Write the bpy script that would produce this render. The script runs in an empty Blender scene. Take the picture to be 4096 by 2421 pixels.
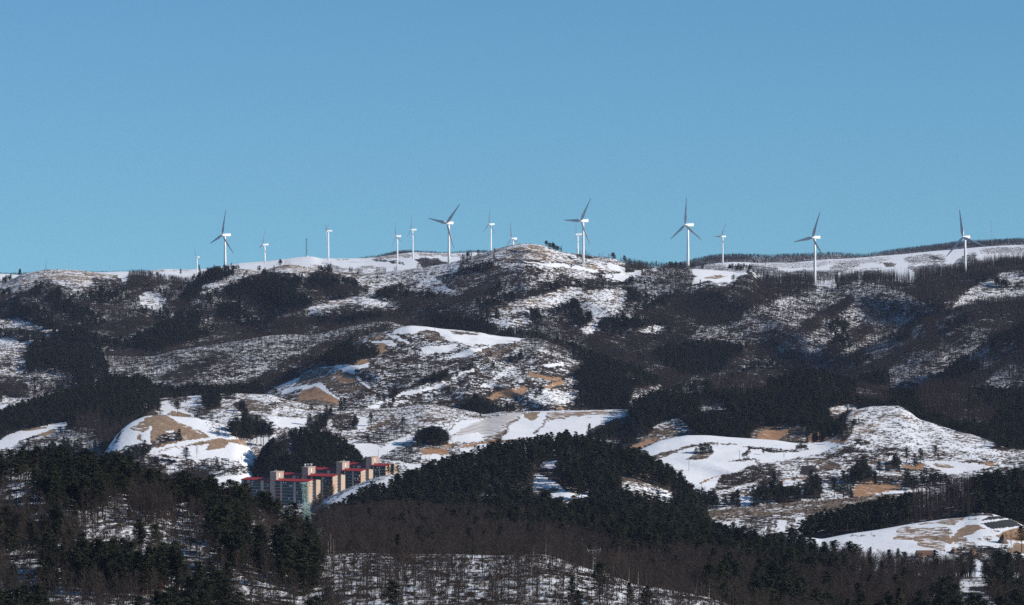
import bpy, math, random
import numpy as np
from mathutils import Vector, Matrix

random.seed(7); RNG = np.random.default_rng(11)
S = bpy.context.scene
COL = S.collection

# ------------------------------------------------------------------ camera, sky, sun, exposure
F = 14250.0                     # focal length in source pixels (photo 4096 x 2421)
CX, CY, HOR = 2048.0, 1210.5, 950.0
PHI = math.atan((CY - HOR) / F)
HCAM = 400.0                    # eye height above the valley floor
cam_d = bpy.data.cameras.new('camera'); cam = bpy.data.objects.new('camera', cam_d); COL.objects.link(cam)
cam.location = (0, 0, HCAM); cam.rotation_euler = (math.pi / 2 - PHI, 0, 0)
cam_d.sensor_width = 36.0; cam_d.lens = F / 4096.0 * 36.0
cam_d.clip_start = 5.0; cam_d.clip_end = 60000.0
S.camera = cam

SUN_AZ = math.radians(104.0)    # clockwise from the view direction (+Y): right of the camera, slightly behind it
SUN_EL = math.radians(27.0)
w = bpy.data.worlds.new('World'); S.world = w; w.use_nodes = True
nt = w.node_tree; nt.nodes.clear()
sky = nt.nodes.new('ShaderNodeTexSky'); sky.sky_type = 'NISHITA'; sky.sun_disc = False
sky.sun_elevation = SUN_EL; sky.sun_rotation = SUN_AZ
sky.altitude = 900; sky.air_density = 1.0; sky.dust_density = 0.0; sky.ozone_density = 3.0
tint = nt.nodes.new('ShaderNodeMix'); tint.data_type = 'RGBA'; tint.blend_type = 'MULTIPLY'
tint.inputs[0].default_value = 1.0; tint.inputs[7].default_value = (0.60, 0.955, 1.06, 1)
bg = nt.nodes.new('ShaderNodeBackground'); bg.inputs[1].default_value = 0.09
wo = nt.nodes.new('ShaderNodeOutputWorld')
tcw = nt.nodes.new('ShaderNodeTexCoord'); lift = nt.nodes.new('ShaderNodeVectorMath'); lift.operation = 'ADD'; lift.inputs[1].default_value = (0, 0, .098)
nrmw = nt.nodes.new('ShaderNodeVectorMath'); nrmw.operation = 'NORMALIZE'
nt.links.new(tcw.outputs['Generated'], lift.inputs[0]); nt.links.new(lift.outputs[0], nrmw.inputs[0]); nt.links.new(nrmw.outputs[0], sky.inputs[0])
nt.links.new(sky.outputs[0], tint.inputs[6]); nt.links.new(tint.outputs[2], bg.inputs[0]); nt.links.new(bg.outputs[0], wo.inputs[0])

sl = bpy.data.lights.new('sun', 'SUN'); sl.energy = 5.0; sl.angle = math.radians(0.5); sl.color = (1.0, 0.93, 0.84)
sun = bpy.data.objects.new('sun', sl); COL.objects.link(sun)
sdir = Vector((math.sin(SUN_AZ) * math.cos(SUN_EL), math.cos(SUN_AZ) * math.cos(SUN_EL), math.sin(SUN_EL)))
sun.rotation_euler = sdir.to_track_quat('Z', 'Y').to_euler()
sun.location = (3000, -2000, 3000)
S.view_settings.view_transform = 'Standard'; S.view_settings.look = 'None'
S.view_settings.exposure = 0.2; S.view_settings.gamma = 1.0
S.cycles.max_bounces = 4; S.cycles.diffuse_bounces = 2; S.cycles.glossy_bounces = 2
S.cycles.transmission_bounces = 2; S.cycles.volume_bounces = 0; S.cycles.transparent_max_bounces = 4
S.cycles.use_denoising = False

# ------------------------------------------------------------------ pixel <-> place
SC = 2511 / 1100.0
def ray(px, py):
    """direction (x/y, z/y) of the sight line through a pixel of the photograph"""
    a = (px - CX) / F; b = -(py - CY) / F
    dy = math.cos(PHI) + b * math.sin(PHI)
    return a / dy, (-math.sin(PHI) + b * math.cos(PHI)) / dy
def place(px, py, D):
    ax, az = ray(px, py)
    return ax * D, D + 0 * ax, HCAM + az * D
def win(x0, y0):
    return lambda pts: [(x0 + x / SC, y0 + y / SC) for x, y in pts]
A1, A2, A3, A4 = win(0, 750), win(1000, 750), win(2000, 750), win(3000, 750)
B1, B2, B3, B4 = win(0, 1250), win(1000, 1250), win(2000, 1250), win(3000, 1250)
C1, C2, C3, C4 = win(0, 1771), win(1000, 1771), win(2000, 1771), win(3000, 1771)
def Z5(pts): return [(940 + x * 700 / 2511, 1800 + y * 700 / 2511) for x, y in pts]

def hsh(ix, iy, seed):
    n = (ix.astype(np.int64) * 374761393 + iy.astype(np.int64) * 668265263 + seed * 1442695041) & 0x7fffffff
    n = ((n ^ (n >> 13)) * 1274126177) & 0x7fffffff
    return ((n ^ (n >> 16)) & 0xffff) / 65535.0
def vnoise(x, y, seed=0):
    ix = np.floor(x); iy = np.floor(y); fx = x - ix; fy = y - iy
    fx = fx * fx * (3 - 2 * fx); fy = fy * fy * (3 - 2 * fy)
    a = hsh(ix, iy, seed); b = hsh(ix + 1, iy, seed); c = hsh(ix, iy + 1, seed); d = hsh(ix + 1, iy + 1, seed)
    return (a * (1 - fx) + b * fx) * (1 - fy) + (c * (1 - fx) + d * fx) * fy
def fbm(x, y, seed=0, octv=4):
    s = 0; a = 0.5; t = 0
    for k in range(octv):
        s = s + a * vnoise(x * 2 ** k, y * 2 ** k, seed + k * 17); t += a; a *= 0.5
    return s / t

def inside(px, py, poly):
    r = np.zeros(px.shape, bool); n = len(poly)
    j = n - 1
    for i in range(n):
        xi, yi = poly[i]; xj, yj = poly[j]
        if yi != yj:
            c = ((yi > py) != (yj > py)) & (px < (xj - xi) * (py - yi) / (yj - yi) + xi)
            r ^= c
        j = i
    return r

# ------------------------------------------------------------------ custom properties
def tag(o, label=None, cat=None, group=None, kind=None):
    if label: o['label'] = label
    if cat: o['category'] = cat
    if group: o['group'] = group
    if kind: o['kind'] = kind
    return o
def empty(name, loc, rz=0):
    o = bpy.data.objects.new(name, None); COL.objects.link(o); o.location = loc; o.rotation_euler = (0, 0, rz)
    o.empty_display_size = 1
    return o

# ------------------------------------------------------------------ materials
def mat(name, col, rough=0.9, var=0.0, scale=1.0, spec=0.2, inst=0.0, col2=None):
    m = bpy.data.materials.new(name); m.use_nodes = True; t = m.node_tree; b = t.nodes['Principled BSDF']
    b.inputs['Roughness'].default_value = rough; b.inputs['Specular IOR Level'].default_value = spec
    base = t.nodes.new('ShaderNodeMix'); base.data_type = 'RGBA'
    c2 = col2 or tuple(min(1, c * (1 + var)) for c in col)
    c1 = col if col2 else tuple(c * (1 - var) for c in col)
    base.inputs[6].default_value = (*c1, 1); base.inputs[7].default_value = (*c2, 1)
    if inst:
        oi = t.nodes.new('ShaderNodeObjectInfo'); no = t.nodes.new('ShaderNodeTexNoise')
        ge = t.nodes.new('ShaderNodeNewGeometry'); no.inputs['Scale'].default_value = scale
        t.links.new(ge.outputs['Position'], no.inputs['Vector'])
        mx = t.nodes.new('ShaderNodeMath'); mx.operation = 'MULTIPLY_ADD'
        mx.inputs[1].default_value = inst; t.links.new(oi.outputs['Random'], mx.inputs[0])
        sb = t.nodes.new('ShaderNodeMath'); sb.operation = 'MULTIPLY'; sb.inputs[1].default_value = 1 - inst
        t.links.new(no.outputs['Fac'], sb.inputs[0]); t.links.new(sb.outputs[0], mx.inputs[2])
        t.links.new(mx.outputs[0], base.inputs[0])
    else:
        tc = t.nodes.new('ShaderNodeTexCoord'); no = t.nodes.new('ShaderNodeTexNoise'); no.inputs['Scale'].default_value = scale
        no.inputs['Detail'].default_value = 4
        t.links.new(tc.outputs['Object'], no.inputs['Vector'])
        rp = t.nodes.new('ShaderNodeMapRange'); rp.inputs[1].default_value = .3; rp.inputs[2].default_value = .7
        t.links.new(no.outputs['Fac'], rp.inputs[0]); t.links.new(rp.outputs[0], base.inputs[0])
    t.links.new(base.outputs[2], b.inputs['Base Color'])
    return m

M_needle = mat('pine_needles', (0.006, 0.010, 0.005), .8, inst=.5, scale=.08, col2=(0.034, 0.038, 0.015))
M_bark = mat('pine_bark', (0.035, 0.025, 0.02), .95, inst=.4, scale=.3, col2=(0.10, 0.06, 0.04))
M_twig = mat('bare_twigs', (0.016, 0.012, 0.010), .95, inst=.6, scale=.02, col2=(0.080, 0.058, 0.048))
M_oakbark = mat('bare_bark', (0.016, 0.013, 0.011), .95, inst=.5, scale=.2, col2=(0.065, 0.052, 0.042))
M_larch = mat('larch_twigs', (0.018, 0.010, 0.008), .95, inst=.6, scale=.05, col2=(0.048, 0.028, 0.022))
M_shrub = mat('shrub_twigs', (0.022, 0.016, 0.012), .95, inst=.5, scale=.05, col2=(0.09, 0.060, 0.038))
M_rust = mat('rusty_leaves', (0.09, 0.035, 0.02), .9, inst=.6, scale=.1, col2=(0.20, 0.085, 0.045))
M_birch = mat('birch_bark', (0.30, 0.26, 0.22), .8, var=.3, scale=2)

def ground_material():
    m = bpy.data.materials.new('snowy_ground'); m.use_nodes = True; t = m.node_tree; N = t.nodes; L = t.links
    b = N['Principled BSDF']; b.inputs['Roughness'].default_value = .85; b.inputs['Specular IOR Level'].default_value = .15
    at = N.new('ShaderNodeAttribute'); at.attribute_name = 'cover'
    sp = N.new('ShaderNodeSeparateColor'); L.new(at.outputs['Color'], sp.inputs[0])
    ge = N.new('ShaderNodeNewGeometry')
    def noise(s, d, rough=.6, stretch=None):
        n = N.new('ShaderNodeTexNoise'); n.inputs['Scale'].default_value = s; n.inputs['Detail'].default_value = d
        n.inputs['Roughness'].default_value = rough
        if stretch:
            mp = N.new('ShaderNodeMapping'); mp.inputs['Scale'].default_value = stretch
            L.new(ge.outputs['Position'], mp.inputs[0]); L.new(mp.outputs[0], n.inputs['Vector'])
        else: L.new(ge.outputs['Position'], n.inputs['Vector'])
        return n.outputs['Fac']
    def math_(op, a, bb, c=None):
        n = N.new('ShaderNodeMath'); n.operation = op
        for k, v in enumerate((a, bb, c)):
            if v is None: continue
            if isinstance(v, (int, float)): n.inputs[k].default_value = v
            else: L.new(v, n.inputs[k])
        return n.outputs[0]
    n1 = noise(.20, 4, .7, (0.8, .8, 2.0)); n2 = noise(.035, 3, .6); n3 = noise(.9, 2, .6)
    mixn = math_('ADD', math_('MULTIPLY', n1, .6), math_('ADD', math_('MULTIPLY', n2, .3), math_('MULTIPLY', n3, .1)))
    cen = math_('SUBTRACT', mixn, .5)
    amp = math_('MULTIPLY_ADD', sp.outputs[2], -8.5, 9.5)       # smooth 1 -> .8, 0 -> 4
    v = math_('MULTIPLY_ADD', cen, amp, math_('MULTIPLY_ADD', math_('SUBTRACT', sp.outputs[0], .5), 1.7, .5))
    rg = N.new('ShaderNodeMapRange'); rg.interpolation_type = 'SMOOTHSTEP'
    rg.inputs[1].default_value = .28; rg.inputs[2].default_value = .72; L.new(v, rg.inputs[0])
    snowf = rg.outputs[0]
    ramp = N.new('ShaderNodeValToRGB'); cr = ramp.color_ramp
    cr.elements[0].position = 0; cr.elements[0].color = (0.020, 0.016, 0.013, 1)
    cr.elements[1].position = 1; cr.elements[1].color = (0.38, 0.19, 0.095, 1)
    for p, c in ((.25, (0.075, 0.054, 0.040)), (.5, (0.24, 0.175, 0.12)), (.7, (0.30, 0.195, 0.12))):
        e = cr.elements.new(p); e.color = (*c, 1)
    wv = math_('ADD', sp.outputs[1], math_('MULTIPLY', math_('SUBTRACT', n2, .5), .18))
    L.new(wv, ramp.inputs[0])
    dk = N.new('ShaderNodeMix'); dk.data_type = 'RGBA'; dk.blend_type = 'MULTIPLY'; dk.inputs[0].default_value = 1
    vv = math_('MULTIPLY_ADD', n1, 1.7, .15)
    cb = N.new('ShaderNodeCombineColor')
    for i in range(3): L.new(vv, cb.inputs[i])
    L.new(ramp.outputs[0], dk.inputs[6]); L.new(cb.outputs[0], dk.inputs[7])
    # black plastic sheeting on two plots
    bl = N.new('ShaderNodeMix'); bl.data_type = 'RGBA'; bl.inputs[7].default_value = (0.035, 0.037, 0.036, 1)
    a2 = N.new('ShaderNodeAttribute'); a2.attribute_name = 'plastic'; L.new(a2.outputs['Fac'], bl.inputs[0])
    L.new(dk.outputs[2], bl.inputs[6])
    sn = N.new('ShaderNodeMix'); sn.data_type = 'RGBA'
    sc = N.new('ShaderNodeMix'); sc.data_type = 'RGBA'
    sc.inputs[6].default_value = (0.70, 0.71, 0.74, 1); sc.inputs[7].default_value = (0.86, 0.87, 0.89, 1); L.new(n2, sc.inputs[0])
    # furrows: thin lines of bare soil through the snow
    af = N.new('ShaderNodeAttribute'); af.attribute_name = 'furrow'
    mp = N.new('ShaderNodeMapping'); mp.inputs['Rotation'].default_value = (0, 0, math.radians(-80))
    L.new(ge.outputs['Position'], mp.inputs[0])
    wvt = N.new('ShaderNodeTexWave'); wvt.inputs['Scale'].default_value = .03; wvt.inputs['Distortion'].default_value = 1.5
    wvt.inputs['Detail'].default_value = 2; L.new(mp.outputs[0], wvt.inputs['Vector'])
    fmul = math_('SUBTRACT', 1.0, math_('MULTIPLY', af.outputs['Fac'], math_('MULTIPLY', wvt.outputs['Fac'], .95)))
    sf = math_('MULTIPLY', snowf, fmul)
    L.new(sf, sn.inputs[0]); L.new(bl.outputs[2], sn.inputs[6]); L.new(sc.outputs[2], sn.inputs[7])
    L.new(sn.outputs[2], b.inputs['Base Color'])
    bp = N.new('ShaderNodeBump'); bp.inputs['Strength'].default_value = .6; bp.inputs['Distance'].default_value = 1.2
    L.new(mixn, bp.inputs['Height']); L.new(bp.outputs[0], b.inputs['Normal'])
    return m
M_ground = ground_material()

# ------------------------------------------------------------------ land cover classes: snow, warmth, smoothness, {species: cover}
CL = {
 'snow': (1.12, .55, .95, {}), 'snowd': (.84, .5, .55, {}), 'sg': (.54, .34, .12, {'shrub': .9}),
 'sgw': (.66, .34, .16, {'shrub': .5}),
 'grass': (.48, .48, .2, {'shrub': .3}), 'tan': (.36, .50, .12, {'shrub': .15}), 'tanD': (.20, .32, .2, {'shrub': .6}),
 'reedbed': (.22, .40, .15, {'shrub': .9}), 'umber': (.22, .38, .12, {'shrub': .7}), 'soil': (.10, .60, .42, {}), 'soilS': (.38, .60, .3, {}), 'orange': (.14, .86, .3, {}), 'straw': (.0, .80, .8, {'shrub': .1}),
 'brush': (.30, .10, .1, {'shrub': 2.4, 'oak': .5}), 'terr': (.36, .14, .0, {'shrub': 1.6, 'oak': .06, 'pine': .04}),
 'oakL': (.44, .12, .08, {'oak': 2.8, 'shrub': .8}), 'oakM': (.42, .08, .1, {'oak': 4.2, 'pine': .06, 'shrub': .3}),
 'oakD': (.16, .04, .2, {'oak': 8.5, 'pine': .03}), 'larch': (.12, .05, .2, {'larch': 8.0}), 'larchL': (.8, .1, .3, {'larch': 1.1}),
 'pine': (.10, .06, .3, {'pine': 4.5, 'oak': .8}), 'pineM': (.38, .12, .15, {'pine': 2.0, 'oak': 2.5}),
 'pineS': (.55, .38, .15, {'pine': .35, 'shrub': .8}), 'mix': (.35, .08, .1, {'oak': 4.2, 'pine': .95, 'shrub': .3}),
 'furrow': (1.0, .55, .9, {}), 'black': (-.2, .1, .9, {}),
 'nearmix': (.50, .08, .08, {'pine': 3.0, 'oak': 1.4, 'shrub': 2.0, 'rust': .05}), 'nearoak': (.56, .08, .04, {'oak': 2.4, 'pine': .02, 'shrub': 2.2, 'rust': .08}),
 'nearoakp': (.58, .08, .05, {'oak': 2.0, 'pine': .2, 'shrub': 2.0, 'rust': .3}), 'nearpine': (.38, .06, .15, {'pine': 3.45, 'oak': 1.3, 'shrub': .5}),
 'neardense': (-.1, .03, .3, {'oak': 10, 'pine': .4, 'rust': .7}),
}
CN = list(CL); CI = {n: i for i, n in enumerate(CN)}
CT = np.array([[*CL[n][:3]] for n in CN])
SPEC = ('pine', 'oak', 'larch', 'shrub', 'rust')
CK = np.array([[CL[n][3].get(s, 0) for s in SPEC] for n in CN])
TREED = (CK[:, 0] + CK[:, 1] + CK[:, 2]) > .2
# ------------------------------------------------------------------ the layers of hills, far to near
XS = np.arange(-560, 4660, 6.0)
LAYERS = []
def curve(pts, smooth=2):
    keep = []
    for p in pts:                       # where two traced windows overlap the later one counts
        while keep and keep[-1][0] >= p[0] - 4: keep.pop()
        keep.append(p)
    pts = keep; xs = [p[0] for p in pts]; ys = [p[1] for p in pts]
    y = np.interp(XS, xs, ys)
    k = np.array([1, 2, 3, 2, 1.]) / 9
    for _ in range(smooth):
        y = np.convolve(np.pad(y, 2, 'edge'), k, 'valid')
    return y
def dcurve(d):
    if isinstance(d, (int, float)): return np.full(XS.shape, float(d))
    return np.interp(XS, [p[0] for p in d], [p[1] for p in d])

def add_layer(name, crest, foot, Dc, Df, default, polys, relief=25, wl=260, sq=.4, jag=1.2, rows=None, au=.75):
    """crest: pixel curve of the hill's ridge; foot: pixel row (or curve) of its foot; Dc, Df: their distances in metres"""
    yc = curve(crest) if isinstance(crest, list) else crest
    yc = yc + (fbm(XS / 55, XS * 0 + len(LAYERS) * 7.3, 3) - .5) * 2 * jag
    yf = (np.full(XS.shape, float(foot)) if isinstance(foot, (int, float)) else curve(foot))
    yf = np.maximum(yf, yc + 10)
    dc = dcurve(Dc); df = dcurve(Df)
    ym = yc[(XS > 0) & (XS < 4096)].min(); dc = dc - (dc - df) * np.clip((yc - ym) / (yf.max() - ym), 0, 1) * au   # lower parts of the ridge lie nearer
    n = rows or int(np.clip((yf - yc).max() / 4.2, 20, 190))
    v = np.linspace(0, 1, n)[:, None]; t = v ** 1.35
    PY = yc[None] + t * (yf - yc)[None]; PX = np.broadcast_to(XS[None], PY.shape).copy()
    s = sq * np.sqrt(t) + (1 - sq) * t
    D = dc[None] - (dc - df)[None] * s
    X = (PX - CX) / F * D
    sd = len(LAYERS) * 31 + 5
    # spurs and gullies running down the slope, broken by smaller relief
    r1 = 1 - np.abs(2 * fbm((X + .45 * D) / wl, D / (wl * 2.6), sd, 3) - 1) * 2
    r2 = fbm(X / (wl * .28), D / (wl * .5), sd + 3, 3) - .5
    env = np.clip(t * 5, 0, 1)
    D = D - (r1 - .4) * relief * env - r2 * relief * .5 * np.clip(t * 12, .15, 1)
    # distance must shrink steadily downwards so the slope never folds over
    for i in range(1, n):
        D[i] = np.minimum(D[i], D[i - 1] - .25)
    gx, gy, gz = place(PX, PY, D)
    # back slope
    ks = np.array([14, 34, 62, 100, 150, 220, 320, 460.])[::-1][:, None]
    bx0, by0, bz0 = gx[0], gy[0], gz[0]
    slope = (bz0 - HCAM) / by0
    BY = by0[None] + ks; BX = bx0[None] * BY / by0[None]
    BZ = HCAM + slope[None] * BY - (ks * ks / (ks + 70)) * .30
    x = np.vstack([BX, gx]); y = np.vstack([BY, gy]); z = np.vstack([BZ, gz])
    ppx = np.vstack([np.broadcast_to(XS[None], BX.shape), PX]); ppy = np.vstack([np.broadcast_to(PY[0][None], BX.shape), PY])
    # land cover: outlines laid on the ground with ragged edges
    wx = ppx + (fbm(x / 14, y / 22, 71, 3) - .5) * 30; wy = ppy + (fbm(x / 14 + 40, y / 22, 77, 3) - .5) * 18
    cid = np.full(x.shape, CI[default], np.int16)
    for cname, poly in polys:
        xs_ = [p[0] for p in poly]; ys_ = [p[1] for p in poly]
        clean = cname in ('black',)
        ux, uy = (ppx, ppy) if clean else (wx, wy)
        m = (ux > min(xs_)) & (ux < max(xs_)) & (uy > min(ys_)) & (uy < max(ys_))
        if m.any():
            sub = np.where(m); hit = inside(ux[sub], uy[sub], poly)
            cid[sub[0][hit], sub[1][hit]] = CI[cname]
    L = dict(name=name, x=x, y=y, z=z, px=ppx, py=ppy, cid=cid, nb=len(ks), yc=yc, yf=yf, D=gy)
    LAYERS.append(L)
    R, Cn = x.shape
    me = bpy.data.meshes.new(name)
    co = np.stack([x, y, z], -1).reshape(-1, 3).astype(np.float32)
    me.vertices.add(len(co)); me.vertices.foreach_set('co', co.ravel())
    i = np.arange((R - 1) * Cn).reshape(R - 1, Cn)[:, :-1].ravel()
    q = np.stack([i, i + Cn, i + Cn + 1, i + 1], -1).astype(np.int32)
    me.loops.add(q.size); me.loops.foreach_set('vertex_index', q.ravel())
    me.polygons.add(len(q)); me.polygons.foreach_set('loop_start', np.arange(0, q.size, 4, dtype=np.int32))
    me.polygons.foreach_set('use_smooth', np.ones(len(q), bool))
    me.update(calc_edges=True)
    cov = np.ones((R * Cn, 4), np.float32); cov[:, :3] = CT[cid.ravel()]
    a = me.attributes.new('cover', 'FLOAT_COLOR', 'POINT'); a.data.foreach_set('color', cov.ravel())
    a = me.attributes.new('plastic', 'FLOAT', 'POINT'); a.data.foreach_set('value', (cid.ravel() == CI['black']).astype(np.float32))
    a = me.attributes.new('furrow', 'FLOAT', 'POINT'); a.data.foreach_set('value', (cid.ravel() == CI['furrow']).astype(np.float32))
    me.materials.append(M_ground)
    o = bpy.data.objects.new('hills', me); COL.objects.link(o); o['kind'] = 'structure'
    return L

P = []  # polygon buffer
def far_ground():
    me = bpy.data.meshes.new('ground')
    me.from_pydata([(-9000, -3000, 20), (9000, -3000, 20), (9000, 14000, 20), (-9000, 14000, 20)], [], [(0, 1, 2, 3)])
    a = me.attributes.new('cover', 'FLOAT_COLOR', 'POINT'); a.data.foreach_set('color', [.6, .3, .3, 1] * 4)
    me.materials.append(M_ground); o = bpy.data.objects.new('ground', me); COL.objects.link(o); o['kind'] = 'structure'
far_ground()

# --- farthest wooded ridges
add_layer('far_right', A3([(-2000, 1000), (1300, 800), (1500, 745), (1600, 715), (1760, 680), (1900, 645), (2000, 632), (2150, 630), (2511, 638)]) +
          A4([(300, 630), (550, 622), (750, 615), (900, 622), (1040, 632), (1150, 610), (1400, 578), (1700, 542), (1850, 520), (2100, 505), (2350, 490), (2600, 488), (3500, 470)]),
          A3([(-2000, 1200), (1500, 800), (2511, 720)]) + A4([(400, 720), (1200, 670), (2511, 560), (3500, 540)]), 9300, 8300, 'oakD', [
    ('oakM', A3([(1740, 670), (2511, 650), (2511, 700), (1900, 700)])), ('oakM', A4([(0, 640), (1200, 600), (2500, 500), (2500, 540), (1150, 640), (0, 700)]))], relief=15)
add_layer('far_middle', A1([(-1500, 830), (0, 805), (2511, 760)]) + A2([(900, 680), (1070, 652), (1200, 632), (1350, 600), (1440, 592), (1600, 602), (1800, 615), (1950, 598), (2160, 595), (2400, 620)]) + A3([(200, 720), (2000, 800), (4600, 900)]),
          A2([(-2000, 760), (1000, 700), (2400, 660), (4000, 900)]), 9800, 8900, 'oakD', [], relief=10)
# --- snowy plateau with the turbines
add_layer('plateau', A1([(-1400, 800), (-200, 785), (0, 788), (180, 800), (400, 792), (700, 783), (1100, 768), (1260, 770), (1500, 745), (1700, 750), (1900, 742), (2050, 715), (2200, 690), (2360, 680), (2511, 670)]) +
          A2([(150, 675), (400, 642), (500, 635), (570, 630), (650, 650), (900, 650), (1050, 648), (1250, 625), (1400, 600), (1500, 592), (1700, 600), (1900, 600), (2080, 592), (2300, 600)]) +
          A3([(0, 620), (700, 690), (1400, 750), (1740, 735), (1900, 700), (2000, 690), (2100, 682), (2300, 685), (2511, 690)]) +
          A4([(100, 690), (400, 685), (700, 655), (900, 650), (1150, 630), (1400, 610), (1700, 580), (1900, 565), (2100, 545), (2300, 530), (2500, 525), (3600, 505)]),
          A1([(-1400, 1000), (2000, 960)]) + A2([(1000, 900)]) + A3([(0, 850), (1500, 900)]) + A4([(0, 950), (2500, 900), (3600, 900)]), 8300, 5900, 'snow', [
    ('snowd', A4([(-300, 720), (600, 690), (1400, 615), (2500, 535), (3600, 500), (3600, 900), (-300, 900)])),
    ('snowd', A1([(180, 790), (1500, 740), (1900, 740), (1900, 790), (1000, 800)])),
    ('tan', A1([(1380, 758), (1500, 744), (1500, 770), (1300, 778), (1250, 770)])), ('tan', A1([(1550, 750), (1760, 752), (1700, 764), (1550, 760)])),
    ('snowd', A1([(1900, 745), (2300, 685), (2511, 675), (2511, 740), (2300, 730), (2000, 770)])), ('snowd', A2([(0, 690), (400, 645), (560, 640), (600, 700), (400, 720), (0, 735)])),
    ('snow', A2([(0, 700), (250, 690), (200, 735), (0, 750)])),
    ('grass', A2([(570, 710), (640, 690), (760, 735), (900, 760), (780, 770), (600, 740)])), ('snow', A2([(600, 680), (640, 685), (730, 738), (700, 740)])),
    ('oakM', A2([(640, 690), (740, 690), (820, 725), (940, 740), (950, 755), (800, 745), (720, 725)])),
    ('tan', A2([(1000, 665), (1150, 640), (1300, 615), (1430, 598), (1500, 620), (1480, 640), (1300, 645), (1100, 655)])), ('tan', A2([(750, 650), (900, 655), (900, 668), (780, 662)])),
    ('snow', A2([(1480, 592), (1560, 595), (1640, 615), (1500, 625)])), ('tan', A2([(1540, 600), (1900, 605), (1950, 625), (1700, 628), (1500, 632)])),
    ('oakD', A2([(1130, 655), (1280, 660), (1380, 680), (1400, 705), (1250, 690), (1130, 672)])), ('oakD', A2([(1500, 660), (1600, 640), (1740, 655), (1830, 700), (1700, 735), (1560, 735), (1540, 700)])),
    ('tan', A2([(1020, 720), (1080, 705), (1160, 720), (1200, 745), (1030, 740)])), ('snowd', A2([(1200, 720), (1540, 715), (1550, 745), (1200, 760)])),
    ('tanD', A2([(1000, 760), (1250, 768), (1240, 775), (1000, 772)])), ('grass', A2([(820, 735), (940, 740), (1200, 765), (900, 765)])),
    ('oakM', A3([(1740, 715), (1850, 700), (2080, 720), (2090, 760), (1900, 765), (1740, 755)])), ('oakM', A3([(2090, 720), (2250, 705), (2511, 710), (2511, 770), (2300, 765), (2120, 760)])),
    ('sg', A3([(1740, 700), (1900, 690), (2060, 705), (2060, 725), (1900, 715), (1760, 740)])),
    ('sg', A3([(2180, 760), (2300, 735), (2420, 760), (2511, 800), (2511, 830), (2300, 790)])),
    ('oakM', A4([(0, 700), (200, 720), (330, 770), (520, 750), (800, 770), (830, 830), (600, 860), (0, 820)])), ('snow', A4([(60, 800), (330, 800), (200, 870), (40, 910), (80, 850)])),
    ('sgw', A4([(0, 700), (600, 680), (1150, 640), (1300, 640), (1200, 690), (700, 700), (600, 730), (300, 740)])),
    ('sg', A4([(850, 680), (1000, 670), (1000, 720), (900, 750), (800, 780), (700, 740)])), ('tanD', A4([(1190, 680), (1300, 690), (1340, 720), (1250, 720)])),
    ('oakM', A4([(880, 780), (1050, 750), (1200, 740), (1210, 800), (1100, 850), (860, 850)])),
    ('sg', A4([(1400, 640), (1600, 610), (1780, 620), (1780, 690), (1600, 700), (1430, 690)])),
    ('oakM', A4([(1430, 720), (1700, 700), (1850, 710), (1900, 640), (2050, 590), (2060, 640), (2150, 680), (2000, 760), (1500, 780)])),
    ('brush', A4([(1630, 640), (1700, 620), (1740, 650), (1650, 665)])),
    ('sg', A4([(2080, 560), (2300, 545), (2511, 540), (2511, 620), (2300, 600), (2100, 600)])), ('snow', A4([(2080, 610), (2250, 600), (2300, 660), (2100, 670)])),
    ('oakM', A4([(2300, 640), (2450, 630), (2511, 680), (2511, 760), (2200, 740), (2250, 660)]))], relief=70, wl=420, sq=.5)
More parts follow.
